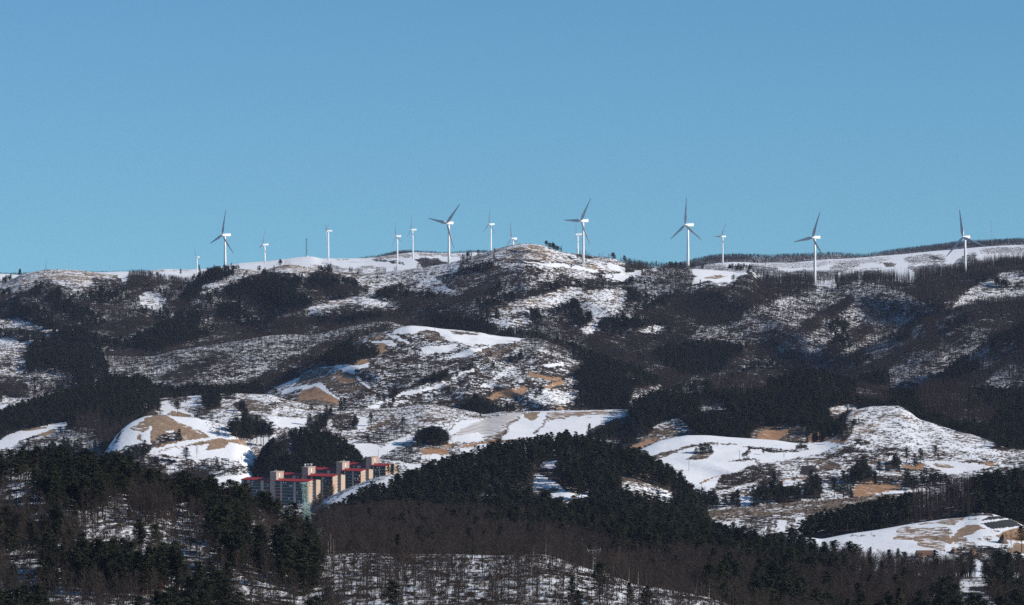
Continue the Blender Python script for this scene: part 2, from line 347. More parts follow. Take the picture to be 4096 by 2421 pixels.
# --- the long mountain front
MAIN = [
    ('grass', A1([(-1400, 1000), (-1400, 850), (0, 890), (180, 790), (430, 740), (700, 745), (1000, 780), (1110, 800), (1000, 835), (850, 800), (830, 900), (600, 860), (400, 820), (300, 860), (150, 900), (0, 960)])),
    ('tan', A1([(380, 800), (500, 780), (950, 783), (970, 805), (810, 830), (790, 885), (500, 830)])),
    ('tan', A1([(100, 880), (300, 830), (280, 850), (50, 930), (0, 930)])), ('sg', A1([(200, 810), (420, 755), (500, 770), (380, 800), (300, 830), (120, 870)])),
    ('sg', A1([(500, 840), (790, 885), (830, 905), (700, 930), (560, 900)])),
    ('snowd', A1([(1090, 800), (1180, 795), (1130, 860), (1110, 870)])),
    ('oakD', A1([(1150, 900), (1200, 800), (1260, 740), (1350, 760), (1400, 850), (1520, 780), (1740, 780), (1740, 850), (1500, 950), (1300, 960), (1180, 930)])),
    ('sgw', A1([(1250, 1000), (1340, 955), (1480, 990), (1510, 1040), (1430, 1090), (1290, 1075)])),
    ('pineS', A1([(1760, 850), (1950, 765), (2055, 757), (2200, 742), (2511, 750), (2511, 790), (2350, 830), (2200, 880), (2100, 900), (1900, 930), (1780, 930)])),
    ('sgw', A1([(1840, 890), (2000, 860), (2100, 870), (1950, 910), (1830, 935)])),
    ('tan', A1([(2150, 745), (2300, 745), (2400, 765), (2511, 740), (2511, 785), (2250, 770)])),
    ('pine', A1([(1950, 770), (2100, 760), (2150, 790), (1900, 850), (1780, 870), (1850, 800)])),
    ('pine', A1([(2040, 910), (2250, 840), (2400, 815), (2511, 785), (2511, 960), (2350, 950), (2200, 970), (2080, 1000)])),
    ('pine', A1([(1620, 990), (1800, 870), (1860, 850), (1850, 900), (1800, 970), (1700, 1040)])),
    ('pine', A1([(430, 970), (520, 895), (555, 950), (540, 1040), (800, 1070), (860, 1150), (700, 1190), (480, 1110)])),
    ('pineM', A1([(-800, 900), (80, 915), (180, 930), (150, 975), (-800, 1000)])), ('pineM', A1([(850, 900), (930, 890), (940, 950), (860, 950)])),
    ('pine', A1([(-1000, 1160), (150, 1165), (250, 1200), (450, 1230), (700, 1270), (1000, 1390), (700, 1430), (400, 1340), (-1000, 1290)])),
    ('pine', A1([(1230, 1370), (1500, 1220), (1600, 1160), (1800, 1190), (1860, 1350), (1500, 1470), (1230, 1450)])),
    ('pine', A1([(1990, 1060), (2200, 1030), (2180, 1150), (2000, 1190)])), ('pineM', A1([(1400, 870), (1560, 850), (1560, 960), (1420, 980)])),
    ('sg', A1([(-800, 1200), (160, 1190), (420, 1290), (560, 1310), (420, 1330), (250, 1290), (-800, 1270)])),
    ('oakD', A1([(1400, 1500), (1850, 1340), (2100, 1260), (2511, 1190), (2511, 1500)])), ('oakD', A1([(800, 1240), (1200, 1180), (1500, 1200), (1200, 1340), (1000, 1370)])),
    ('sgw', B1([(-900, 235), (0, 240), (120, 245), (420, 298), (300, 320), (-900, 330)])),
    ('grass', A2([(0, 745), (100, 765), (200, 735), (330, 700), (450, 710), (700, 750), (1000, 775), (1250, 770), (1250, 800), (1000, 870), (850, 800), (700, 760), (500, 770), (400, 790), (100, 780), (0, 810)])),
    ('tan', A2([(200, 730), (330, 700), (450, 715), (420, 760), (300, 770), (100, 775)])),
    ('pine', A2([(-100, 840), (100, 775), (250, 775), (420, 785), (445, 850), (400, 950), (540, 1000), (560, 1060), (400, 1090), (150, 1070), (50, 1000), (-50, 920)])),
    ('pine', A2([(530, 800), (600, 760), (790, 785), (810, 900), (700, 925), (550, 905)])), ('pine', A2([(860, 820), (980, 800), (985, 890), (860, 870)])),
    ('oakD', A2([(550, 905), (1000, 885), (1100, 900), (950, 1000), (700, 1050), (560, 1040)])),
    ('sg', A2([(1000, 780), (1250, 770), (1500, 735), (1800, 690), (1950, 680), (1750, 800), (1650, 850), (1450, 880), (1200, 900), (1000, 890)])),
    ('grass', A2([(1000, 770), (1250, 768), (1500, 738), (1800, 692), (1780, 715), (1500, 765), (1250, 795), (1100, 800)])),
    ('sgw', A2([(1330, 960), (1600, 850), (1780, 740), (1900, 690), (1900, 760), (1730, 850), (1890, 975), (1700, 930), (1500, 910)])),
    ('sgw', A2([(1080, 940), (1160, 925), (1140, 965), (1090, 970)])),
    ('sgw', A2([(480, 1115), (700, 1065), (950, 985), (1060, 985), (1200, 1030), (1350, 1080), (1200, 1085), (900, 1060), (700, 1110), (560, 1150)])),
    ('grass', A2([(600, 1090), (760, 1035), (960, 985), (900, 1030), (700, 1085)])),
    ('oakD', A2([(0, 1230), (300, 1180), (800, 1160), (1100, 1130), (1500, 1110), (1700, 1150), (1800, 1250), (1600, 1290), (1250, 1230), (800, 1300), (500, 1350), (0, 1420)])),
    ('pine', A2([(880, 1190), (1000, 1140), (1200, 1130), (1230, 1185), (900, 1220)])), ('pine', A2([(1590, 1190), (1700, 1140), (1780, 1180), (2000, 1190), (2250, 1250), (2260, 1340), (2000, 1320), (1750, 1300), (1600, 1250)])),
    ('pine', A2([(1140, 950), (1300, 880), (1400, 850), (1400, 880), (1280, 950), (1280, 1000), (1150, 990)])), ('pineM', A2([(1350, 930), (1480, 920), (1450, 990), (1360, 980)])),
    ('brush', A2([(1680, 820), (1850, 780), (2000, 740), (2511, 690), (2511, 760), (2100, 900), (1900, 960), (1750, 870)])),
    ('oakD', A2([(1300, 1010), (1900, 980), (2100, 870), (2300, 760), (2340, 780), (2150, 960), (1900, 1060), (1400, 1080)])),
    ('grass', A2([(1850, 690), (2000, 640), (2200, 560), (2350, 520), (2600, 500), (2600, 650), (2250, 655), (2000, 670)])),
    ('grass', A3([(0, 530), (270, 500), (400, 525), (550, 600), (720, 695), (600, 685), (300, 655), (0, 650)])), ('tan', A3([(0, 570), (200, 530), (380, 540), (500, 610), (350, 600), (100, 600)])),
    ('tan', A3([(430, 660), (600, 660), (700, 690), (560, 690), (420, 680)])),
    ('sg', A3([(400, 530), (520, 575), (900, 630), (1100, 665), (1150, 720), (900, 710), (750, 690), (600, 620)])), ('sgw', A3([(400, 535), (500, 575), (750, 650), (740, 690), (620, 630), (480, 580)])),
    ('brush', A3([(640, 595), (720, 600), (1000, 640), (1000, 650), (760, 635)])),
    ('pineS', A2([(2080, 640), (2150, 590), (2260, 570), (2240, 610), (2120, 650)])),
    ('tanD', A3([(0, 655), (220, 655), (430, 690), (400, 708), (200, 682), (0, 672)])), ('brush', A3([(0, 672), (200, 682), (330, 706), (200, 712), (0, 700)])),
    ('sg', A3([(0, 690), (250, 700), (600, 720), (850, 780), (900, 830), (700, 820), (550, 800), (400, 850), (250, 880), (350, 740), (0, 740)])),
    ('snow', A3([(180, 672), (450, 690), (700, 712), (920, 772), (860, 782), (650, 732), (350, 705)])),
    ('tan', A3([(720, 700), (1000, 702), (990, 740), (1080, 775), (1000, 778), (850, 745)])), ('snow', A3([(1000, 700), (1130, 728), (1130, 772), (1050, 765), (990, 735)])),
    ('oakD', A3([(1130, 670), (1250, 690), (1400, 720), (1310, 760), (1150, 775)])), ('oakM', A3([(1330, 720), (1500, 725), (1500, 740), (1350, 745)])),
    ('snowd', A3([(900, 805), (1100, 785), (1380, 745), (1500, 728), (1420, 765), (1200, 800), (1130, 855), (1000, 830)])),
    ('brush', A3([(0, 745), (250, 720), (400, 760), (350, 830), (230, 870), (200, 960), (0, 930)])),
    ('oakM', A3([(1200, 870), (1300, 770), (1500, 735), (1740, 755), (1790, 800), (1700, 880), (1550, 950), (1400, 990), (1250, 930)])),
    ('snow', A3([(1740, 740), (1900, 748), (2130, 762), (2310, 740), (2150, 830), (2080, 875), (1900, 855), (1750, 890), (1795, 805)])),
    ('soilS', A3([(1860, 820), (2000, 790), (2070, 810), (1980, 840), (1880, 840)])),
    ('sgw', A3([(2300, 735), (2511, 790), (2560, 870), (2340, 905), (2300, 830)])), ('oakD', A3([(2150, 830), (2270, 780), (2400, 860), (2300, 920), (2150, 900)])),
    ('oakD', A3([(-100, 1080), (300, 960), (700, 880), (900, 810), (960, 830), (700, 920), (500, 950), (200, 1040), (-100, 1150)])),
    ('sg', A3([(0, 1120), (80, 1070), (250, 1010), (500, 940), (680, 912), (760, 930), (650, 980), (560, 1020), (480, 1090), (400, 1110), (250, 1100), (100, 1160), (0, 1200)])),
    ('grass', A3([(150, 1050), (350, 1000), (520, 960), (520, 1010), (470, 1100), (330, 1110), (360, 1060), (180, 1080)])),
    ('sgw', A3([(500, 1000), (600, 940), (720, 920), (790, 990), (650, 1000), (540, 1030)])), ('sgw', A3([(-100, 1215), (150, 1190), (250, 1210), (290, 1250), (100, 1250), (-100, 1240)])),
    ('sg', A3([(700, 990), (900, 930), (1080, 930), (1150, 960), (1100, 1100), (950, 1150), (900, 1220), (870, 1310), (760, 1290), (850, 1200), (850, 1120), (700, 1080)])),
    ('sgw', A3([(820, 980), (1000, 940), (1050, 990), (900, 1080), (960, 1120), (920, 1200), (860, 1230), (860, 1150), (780, 1050)])), ('sgw', A3([(750, 1265), (870, 1270), (860, 1325), (740, 1310)])),
    ('pine', A3([(260, 1110), (380, 1100), (370, 1200), (270, 1210)])), ('pineM', A3([(640, 1020), (720, 1020), (710, 1260), (640, 1250)])), ('pine', A3([(1150, 910), (1235, 920), (1225, 1020), (1160, 1005)])),
    ('oakD', A3([(1100, 1230), (1400, 1070), (1800, 950), (2100, 900), (2511, 880), (2511, 1080), (2200, 1150), (1700, 1370), (1300, 1310), (1100, 1320)])),
    ('pineM', A3([(1080, 1170), (1300, 1150), (1350, 1230), (1150, 1260)])), ('pine', A3([(1350, 1270), (1430, 1270), (1430, 1360), (1360, 1360)])),
    ('sg', A3([(1250, 1300), (1430, 1245), (1530, 1270), (1400, 1320), (1290, 1345)])), ('oakL', A3([(960, 1350), (1200, 1325), (1310, 1370), (1050, 1400)])),
    ('oakL', A3([(1640, 1370), (1900, 1270), (2511, 1090), (2511, 1500), (1750, 1500)])),
    ('oakL', A4([(-50, 1100), (300, 1000), (600, 900), (900, 860), (1200, 880), (1500, 1000), (1700, 1100), (1500, 1200), (1300, 1350), (1100, 1500), (-50, 1500)])),
    ('oakD', A4([(-200, 1484), (300, 1340), (600, 1150), (900, 990), (980, 1000), (860, 1110), (600, 1290), (250, 1450), (0, 1550)])),
    ('oakD', A4([(650, 1484), (800, 1330), (1050, 1240), (1200, 1260), (1050, 1350), (850, 1500)])),
    ('larch', A4([(-100, 1050), (0, 900), (100, 860), (350, 780), (450, 750), (600, 840), (900, 820), (1100, 740), (1250, 780), (1500, 800), (1800, 750), (2100, 680), (2300, 650), (2600, 650), (3600, 650), (3600, 750), (2511, 755), (2250, 780), (2050, 850), (2000, 950), (1800, 1050), (1500, 1000), (1300, 900), (1000, 860), (700, 900), (400, 940), (200, 1000), (0, 1090)])),
    ('larchL', A4([(560, 850), (760, 840), (780, 900), (600, 905)])), ('larchL', A4([(1240, 800), (1500, 810), (1480, 870), (1250, 850)])),
    ('sg', A4([(2050, 910), (2250, 830), (2300, 770), (2500, 800), (3400, 850), (3400, 960), (2300, 1035), (2100, 1035), (2000, 1065), (1840, 1085)])),
    ('pineM', A4([(2180, 830), (2400, 840), (2500, 860), (2500, 920), (2250, 905)])),
    ('oakD', B3([(780, 260), (850, 160), (1700, 200), (1640, 240), (1380, 350), (1500, 450), (1720, 560), (1720, 640), (1480, 680), (1300, 480), (900, 380)])),
    ('pine', B3([(1360, 370), (1550, 260), (1900, 250), (2230, 290), (2150, 470), (1900, 570), (1650, 550), (1480, 440)])), ('oakD', B3([(2100, 400), (2300, 300), (2511, 250), (2511, 350), (2300, 430), (2200, 520), (2000, 560)])),
    ('pineM', B4([(700, 60), (900, 20), (950, 80), (880, 150), (900, 330), (700, 250), (620, 140)])),
    ('pineM', B4([(390, 460), (560, 450), (560, 540), (300, 560)])),
]
add_layer('main_mountain', A1([(-1400, 850), (-400, 880), (0, 890), (180, 800), (320, 765), (430, 750), (560, 748), (700, 755), (850, 775), (1000, 795), (1100, 800), (1200, 795), (1350, 805), (1500, 840), (1740, 868), (1850, 805), (1950, 764), (2055, 757), (2200, 742), (2400, 762), (2511, 735)]) +
          A2([(100, 762), (200, 735), (330, 705), (420, 705), (600, 740), (800, 765), (1000, 775), (1250, 772), (1500, 742), (1800, 697), (2000, 640), (2200, 575), (2350, 535), (2511, 517)]) +
          A3([(150, 520), (270, 515), (360, 522), (450, 545), (520, 580), (620, 600), (720, 610), (850, 630), (1000, 640), (1100, 672), (1200, 700), (1330, 725), (1450, 730), (1600, 735), (1720, 742), (1900, 752), (2130, 765), (2300, 742), (2400, 765), (2511, 800)]) +
          A4([(100, 860), (200, 870), (600, 880), (900, 860), (1400, 850), (1700, 820), (2000, 780), (2200, 720), (2500, 705), (3600, 700)]),
          B1([(-1400, 760), (5000, 720)]) + B4([(1000, 760), (3600, 760)]), [(0, 5500), (1500, 5400), (2100, 5250), (2700, 5350), (4096, 5400)], 4600, 'mix', MAIN, relief=85, wl=270, sq=.45)
# --- wooded spurs below it
add_layer('right_spur_far', B4([(-2500, 1300), (400, 900), (650, 570), (780, 530), (960, 400), (1200, 270), (1300, 235), (1500, 130), (1900, -10)]) + A4([(2100, 1050), (2511, 1025), (3600, 900)]),
          1250 + 820 / SC, 4850, 4350, 'oakD', [
    ('pineM', B4([(850, 500), (1150, 300), (1350, 150), (1550, 100), (1620, 200), (1320, 350), (950, 530)])),
    ('pineM', B4([(1700, 100), (1900, 0), (2000, 40), (1900, 150), (1750, 250)])),
    ('oakM', B4([(1350, 400), (1500, 350), (1700, 300), (1900, 200), (2100, 130), (2200, 180), (2000, 260), (1850, 310), (1650, 440), (1500, 440)])),
    ('oakL', B4([(1260, 500), (1400, 415), (1500, 425), (1650, 440), (1850, 310), (2000, 240), (2170, 190), (2160, 290), (1950, 440), (1750, 610), (1620, 670), (1450, 720), (1280, 680)])),
    ('pine', B4([(960, 560), (1250, 520), (1290, 650), (1100, 660)]))], relief=45, wl=220)
add_layer('right_spur_near', B4([(-2500, 1300), (1100, 1000), (1500, 740), (1600, 690), (1750, 605), (1900, 490), (2100, 350), (2300, 230), (2511, 140), (3600, -200)]), 1250 + 900 / SC, 4400, 4000, 'oakD', [
    ('pineM', B4([(1700, 630), (1900, 470), (2100, 330), (2511, 120), (2511, 330), (2200, 480), (2000, 560), (1900, 640)])),
    ('pine', B4([(1720, 610), (1850, 520), (1950, 500), (1900, 580), (1760, 640)])),
    ('oakM', B4([(2180, 570), (2380, 430), (2511, 440), (3600, 440), (3600, 740), (2300, 700), (2130, 650)]))], relief=28, wl=190)
add_layer('left_spur', B1([(-1400, 330), (-50, 320), (200, 340), (400, 320), (550, 315), (800, 350), (950, 400), (1150, 407), (1400, 400), (1600, 345), (2000, 290), (2511, 222)]) +
          B2([(200, 208), (450, 198), (500, 212), (650, 190), (900, 130), (1100, 90), (1250, 78), (1400, 115), (1600, 250), (2000, 600), (4500, 1200)]), 1250 + 1060 / SC, 4750, 4150, 'oakL', [
    ('sg', B1([(-1400, 330), (280, 330), (220, 430), (200, 560), (60, 640), (-1400, 640)])), ('terr', B1([(-1000, 400), (200, 400), (150, 520), (-1000, 560)])),
    ('oakD', B1([(-1400, 600), (200, 590), (250, 700), (230, 780), (-1400, 780)])),
    ('pine', B1([(200, 400), (240, 340), (400, 290), (560, 280), (820, 330), (930, 400), (1000, 460), (980, 560), (700, 580), (450, 490), (250, 530)])),
    ('oakM', B1([(230, 560), (500, 500), (700, 570), (600, 650), (400, 720), (250, 700)])),
    ('pineM', B1([(450, 700), (600, 580), (800, 540), (1000, 560), (1300, 600), (1150, 700), (800, 720), (650, 770)])),
    ('oakM', B1([(1000, 460), (1150, 560), (1400, 560), (1400, 640), (1100, 600)])),
    ('oakD', B1([(1450, 600), (1700, 470), (2000, 370), (2120, 380), (1900, 500), (1700, 610), (1600, 650)])),
    ('pine', B1([(1640, 690), (1760, 640), (2010, 660), (2020, 750), (1660, 750)])), ('pine', B1([(2040, 740), (2080, 650), (2380, 630), (2400, 720), (2200, 740)])), ('pine', B1([(1350, 640), (1500, 640), (1650, 700), (1650, 750), (1350, 780)])),
    ('oakD', B2([(-50, 700), (0, 640), (300, 440), (600, 320), (1000, 160), (1270, 100), (1250, 170), (900, 300), (700, 400), (300, 620), (250, 690), (0, 760)])),
    ('pine', B2([(-80, 660), (60, 620), (150, 680), (120, 740), (-60, 740)])),
    ('snow', B1([(-1400, 850), (0, 845), (200, 838), (210, 860), (100, 880), (60, 930), (0, 970), (-1400, 960)])), ('sgw', B1([(20, 830), (40, 757), (240, 812), (230, 840)]))], relief=40, wl=210)
# --- the bare brown hill in the middle
HILL = [
    ('snowd', B2([(1270, 190), (1450, 110), (1600, 120), (1900, 155), (2300, 215), (2511, 232), (2400, 275), (2250, 290), (2150, 330), (1900, 275), (1820, 260), (1700, 185), (1600, 172), (1500, 190), (1350, 205)])),
    ('tanD', B2([(1520, 185), (1620, 165), (1700, 195), (1840, 275), (1800, 290), (1700, 255), (1640, 245)])), ('tanD', B2([(1760, 165), (1900, 170), (2130, 205), (2100, 220), (1900, 195)])),
    ('snow', B2([(1230, 180), (1300, 205), (1460, 260), (1430, 285), (1270, 235)])),
    ('tanD', B2([(1050, 240), (1180, 185), (1250, 205), (1430, 275), (1400, 295), (1280, 262), (1120, 247)])), ('orange', B2([(1130, 230), (1180, 195), (1200, 200), (1160, 240)])),
    ('snowd', B2([(1050, 252), (1250, 250), (1360, 272), (1350, 305), (1260, 312), (1200, 280)])), ('sg', B2([(850, 360), (1050, 240), (1080, 255), (950, 320), (870, 375)])),
    ('brush', B2([(1000, 300), (1120, 270), (1270, 310), (1430, 380), (1600, 390), (1620, 430), (1500, 480), (1300, 430), (1150, 410), (1000, 330)])),
    ('straw', B2([(1185, 278), (1255, 290), (1240, 345), (1150, 385), (1165, 330)])),
    ('pine', B2([(600, 500), (640, 430), (780, 350), (900, 300), (1020, 280), (1160, 350), (1160, 415), (1050, 415), (950, 475), (780, 495)])),
    ('straw', B2([(940, 468), (1030, 422), (1095, 440), (1095, 462)])),
    ('snow', B2([(630, 515), (850, 488), (1085, 462), (1060, 515), (965, 525), (945, 575), (850, 535), (750, 512)])),
    ('umber', B2([(400, 665), (430, 620), (620, 520), (760, 510), (860, 555), (950, 580), (1060, 690), (900, 690), (750, 600), (650, 640), (470, 652)])),
    ('tanD', B2([(690, 570), (850, 600), (1060, 700), (900, 730), (750, 710), (670, 640)])), ('orange', B2([(700, 590), (860, 570), (1000, 640), (900, 650), (760, 610)])),
    ('snowd', B2([(280, 725), (450, 660), (600, 652), (680, 658), (840, 815), (800, 805), (620, 692), (480, 705), (300, 745)])),
    ('straw', B2([(440, 775), (480, 712), (600, 672), (650, 690), (825, 815), (790, 865), (560, 845), (440, 805)])), ('tanD', B2([(450, 800), (600, 790), (800, 830), (780, 870), (560, 850)])),
    ('sgw', B2([(215, 690), (450, 595), (400, 665), (280, 715)])), ('snowd', B2([(950, 575), (990, 585), (1110, 685), (1090, 700), (1000, 630)])),
    ('oakL', B2([(1560, 330), (1800, 260), (2000, 300), (2200, 290), (1900, 380), (1800, 450), (1800, 520), (1650, 600), (1500, 650), (1430, 690), (1280, 700), (1200, 650), (1330, 560), (1560, 420)])),
    ('snow', B2([(1810, 410), (2000, 340), (2220, 300), (2150, 355), (1900, 415)])), ('snowd', B2([(1530, 320), (1700, 300), (1900, 290), (1850, 350), (1650, 370), (1560, 360)])),
    ('brush', B2([(1850, 455), (2000, 395), (2110, 430), (2000, 495)])), ('umber', B2([(2110, 450), (2250, 355), (2430, 285), (2390, 330), (2250, 405), (2140, 460)])),
    ('tanD', B2([(2040, 380), (2200, 300), (2350, 290), (2200, 350), (2080, 400)])),
    ('snow', B2([(1310, 758), (1450, 708), (1650, 680), (1790, 625), (1710, 700), (1500, 735), (1370, 775)])), ('snow', B2([(1830, 600), (1900, 540), (2060, 495), (2050, 530), (1950, 545), (1870, 605)])),
    ('snow', B2([(1050, 885), (1275, 765), (1260, 805), (1150, 880)])), ('sgw', B2([(2090, 690), (2200, 600), (2400, 485), (2460, 500), (2450, 560), (2300, 590), (2200, 690)])),
    ('pine', B2([(1250, 770), (1260, 700), (1350, 705), (1390, 740), (1300, 790)])), ('pine', B2([(1440, 700), (1650, 560), (1800, 520), (1880, 545), (1800, 625), (1650, 650)])),
    ('pineM', B2([(1920, 480), (2100, 430), (2110, 480), (2000, 520)])), ('pineM', B2([(1230, 860), (1260, 810), (1400, 800), (1650, 720), (1750, 740), (1700, 820), (1450, 840)])),
    ('pineM', B2([(2290, 430), (2511, 230), (2511, 430), (2400, 480)])), ('pine', B2([(1880, 830), (2080, 730), (2300, 790), (2450, 800), (2511, 870), (2400, 960), (2100, 950), (1900, 900)])),
    ('straw', B2([(2140, 780), (2330, 700), (2511, 675), (2511, 725), (2400, 765), (2200, 805)])), ('orange', B2([(2320, 715), (2511, 675), (2511, 700), (2330, 735)])),
    ('orange', B3([(30, 715), (170, 690), (205, 665), (265, 690), (240, 715), (80, 735)])), ('straw', B3([(275, 555), (545, 600), (540, 625), (400, 605), (280, 585)])),
    ('orange', B3([(370, 675), (500, 630), (540, 620), (605, 650), (450, 695)])), ('straw', B3([(490, 875), (560, 848), (610, 885)])), ('straw', B3([(20, 790), (110, 800), (100, 840), (30, 820)])),
    ('snow', B3([(360, 485), (580, 448), (575, 485), (430, 505)])), ('snowd', B3([(140, 600), (235, 605), (225, 645), (150, 640)])), ('orange', B3([(325, 250), (350, 240), (445, 262), (440, 280)])), ('snow', B3([(325, 262), (350, 255), (570, 315), (550, 335), (400, 290)])),
    ('sgw', B3([(260, 730), (500, 690), (690, 760), (600, 850), (350, 840), (250, 790)])), ('umber', B3([(0, 350), (150, 290), (280, 260), (200, 320), (60, 370), (0, 390)])),
    ('pineM', B3([(80, 430), (90, 360), (200, 320), (280, 230), (520, 230), (600, 340), (900, 380), (920, 470), (700, 470), (560, 430), (480, 360), (400, 360), (230, 335), (180, 440)])),
    ('pine', B3([(620, 330), (780, 320), (920, 400), (920, 470), (780, 450)])),
    ('pine', B3([(600, 560), (640, 500), (850, 450), (1070, 390), (1300, 440), (1490, 570), (1500, 650), (1200, 730), (1190, 900), (700, 900), (610, 830), (740, 760), (700, 620)])),
    ('pineM', B3([(440, 570), (600, 490), (610, 560), (560, 610)])), ('pineM', B3([(-20, 780), (200, 770), (260, 860), (150, 910), (-20, 900)])), ('pineM', B3([(300, 700), (380, 690), (380, 760), (310, 770)])),
]
add_layer('brown_hill', B2([(-3500, 1400), (-200, 900), (150, 725), (220, 690), (420, 600), (560, 522), (650, 452), (780, 372), (900, 302), (1050, 232), (1200, 183), (1280, 163), (1450, 120), (1600, 128), (1750, 150), (1900, 160), (2100, 185), (2300, 220), (2511, 238)]) +
          B3([(270, 240), (350, 237), (450, 270), (580, 320), (700, 360), (850, 410), (1000, 470), (1100, 510), (1300, 590), (1480, 670), (1600, 750), (1700, 850), (4600, 1400)]), 1250 + 1010 / SC, 4450, 4000, 'terr', HILL, relief=42, wl=150, sq=.5)
# --- conifer hill to the right
add_layer('conifer_hill', B3([(-3000, 1600), (900, 1250), (1130, 1000), (1180, 930), (1250, 850), (1400, 780), (1700, 690), (1900, 660), (2150, 600), (2400, 620), (2511, 650)]) +
          B4([(200, 660), (350, 635), (480, 570), (560, 570), (700, 610), (900, 660), (1100, 710), (1300, 770), (1500, 760), (1700, 735), (2000, 745), (2511, 760), (3600, 760)]),
          1250 + 1330 / SC, 3950, 3520, 'pine', [
    ('oakD', B3([(1750, 650), (2150, 520), (2480, 560), (2430, 690), (2000, 700)])), ('oakD', B4([(-100, 600), (200, 560), (250, 640), (-50, 680)])), ('oakD', B4([(1000, 660), (1300, 700), (1400, 760), (1100, 800), (900, 760)])),
    ('larch', B4([(1500, 780), (1700, 690), (1900, 720), (2080, 820), (2250, 900), (2150, 1020), (1800, 960), (1600, 900)])),
    ('pineM', B3([(1500, 620), (1850, 620), (1850, 700), (1500, 780)])), ('pineM', B3([(1800, 800), (2050, 780), (2050, 900), (1830, 900)])),
    ('orange', B4([(50, 1160), (110, 1090), (330, 1065), (335, 1100), (240, 1180)])), ('orange', B4([(520, 1175), (550, 1118), (620, 1105), (800, 1095), (900, 1150), (840, 1200), (600, 1200)])),
    ('tanD', B4([(0, 1110), (110, 1040), (500, 1060), (520, 1190), (330, 1200), (0, 1170)])), ('orange', B4([(60, 1155), (110, 1090), (330, 1065), (330, 1100), (240, 1172)])),
    ('sg', B3([(1370, 1060), (1500, 1000), (1640, 965), (1740, 1080), (1500, 1060)])), ('tanD', B3([(1380, 1080), (1500, 1050), (1760, 1090), (1730, 1130), (1450, 1180), (1280, 1170)])),
    ('straw', B3([(1170, 1280), (1200, 1225), (1350, 1145), (1445, 1148), (1440, 1175), (1350, 1210), (1240, 1285)])), ('grass', B4([(720, 880), (900, 840), (1000, 860), (850, 930), (760, 910)]))], relief=22, wl=200, sq=.55)
add_layer('left_pine_ridge', B1([(-1400, 1050), (-50, 980), (200, 880), (500, 800), (700, 750), (900, 710), (1100, 640), (1300, 640), (1400, 720), (1480, 890), (1520, 970), (1700, 1200), (4000, 1700)]), 1250 + 1360 / SC, 3980, 3560, 'pine', [
    ('oakM', B1([(-1400, 1200), (0, 1240), (200, 1180), (400, 1110), (650, 1040), (900, 950), (1040, 940), (1070, 1040), (1000, 1200), (800, 1200), (300, 1230), (100, 1310), (-1400, 1320)])),
    ('oakL', B1([(0, 1300), (200, 1180), (420, 1110), (640, 1050), (640, 1150), (400, 1200), (200, 1290)])), ('oakD', B1([(900, 1000), (1200, 950), (1300, 900), (1200, 1000), (1080, 1100), (950, 1300), (800, 1330), (820, 1150)])),
    ('larch', B1([(650, 940), (900, 900), (960, 1000), (900, 1060), (680, 1050)])), ('pineM', B1([(250, 1330), (350, 1220), (700, 1150), (950, 1150), (900, 1300), (500, 1400)])),
    ('snow', B1([(-1400, 1300), (-1400, 1170), (0, 1160), (160, 1100), (300, 1052), (460, 1025), (665, 1005), (640, 1032), (520, 1060), (512, 1092), (420, 1102), (300, 1122), (200, 1172), (100, 1225), (0, 1245)])),
    ('soil', B1([(170, 1092), (300, 1052), (430, 1036), (425, 1055), (300, 1075)])), ('soil', B1([(340, 1104), (420, 1080), (490, 1068), (515, 1085), (400, 1122)]))], relief=20, wl=180, sq=.55)
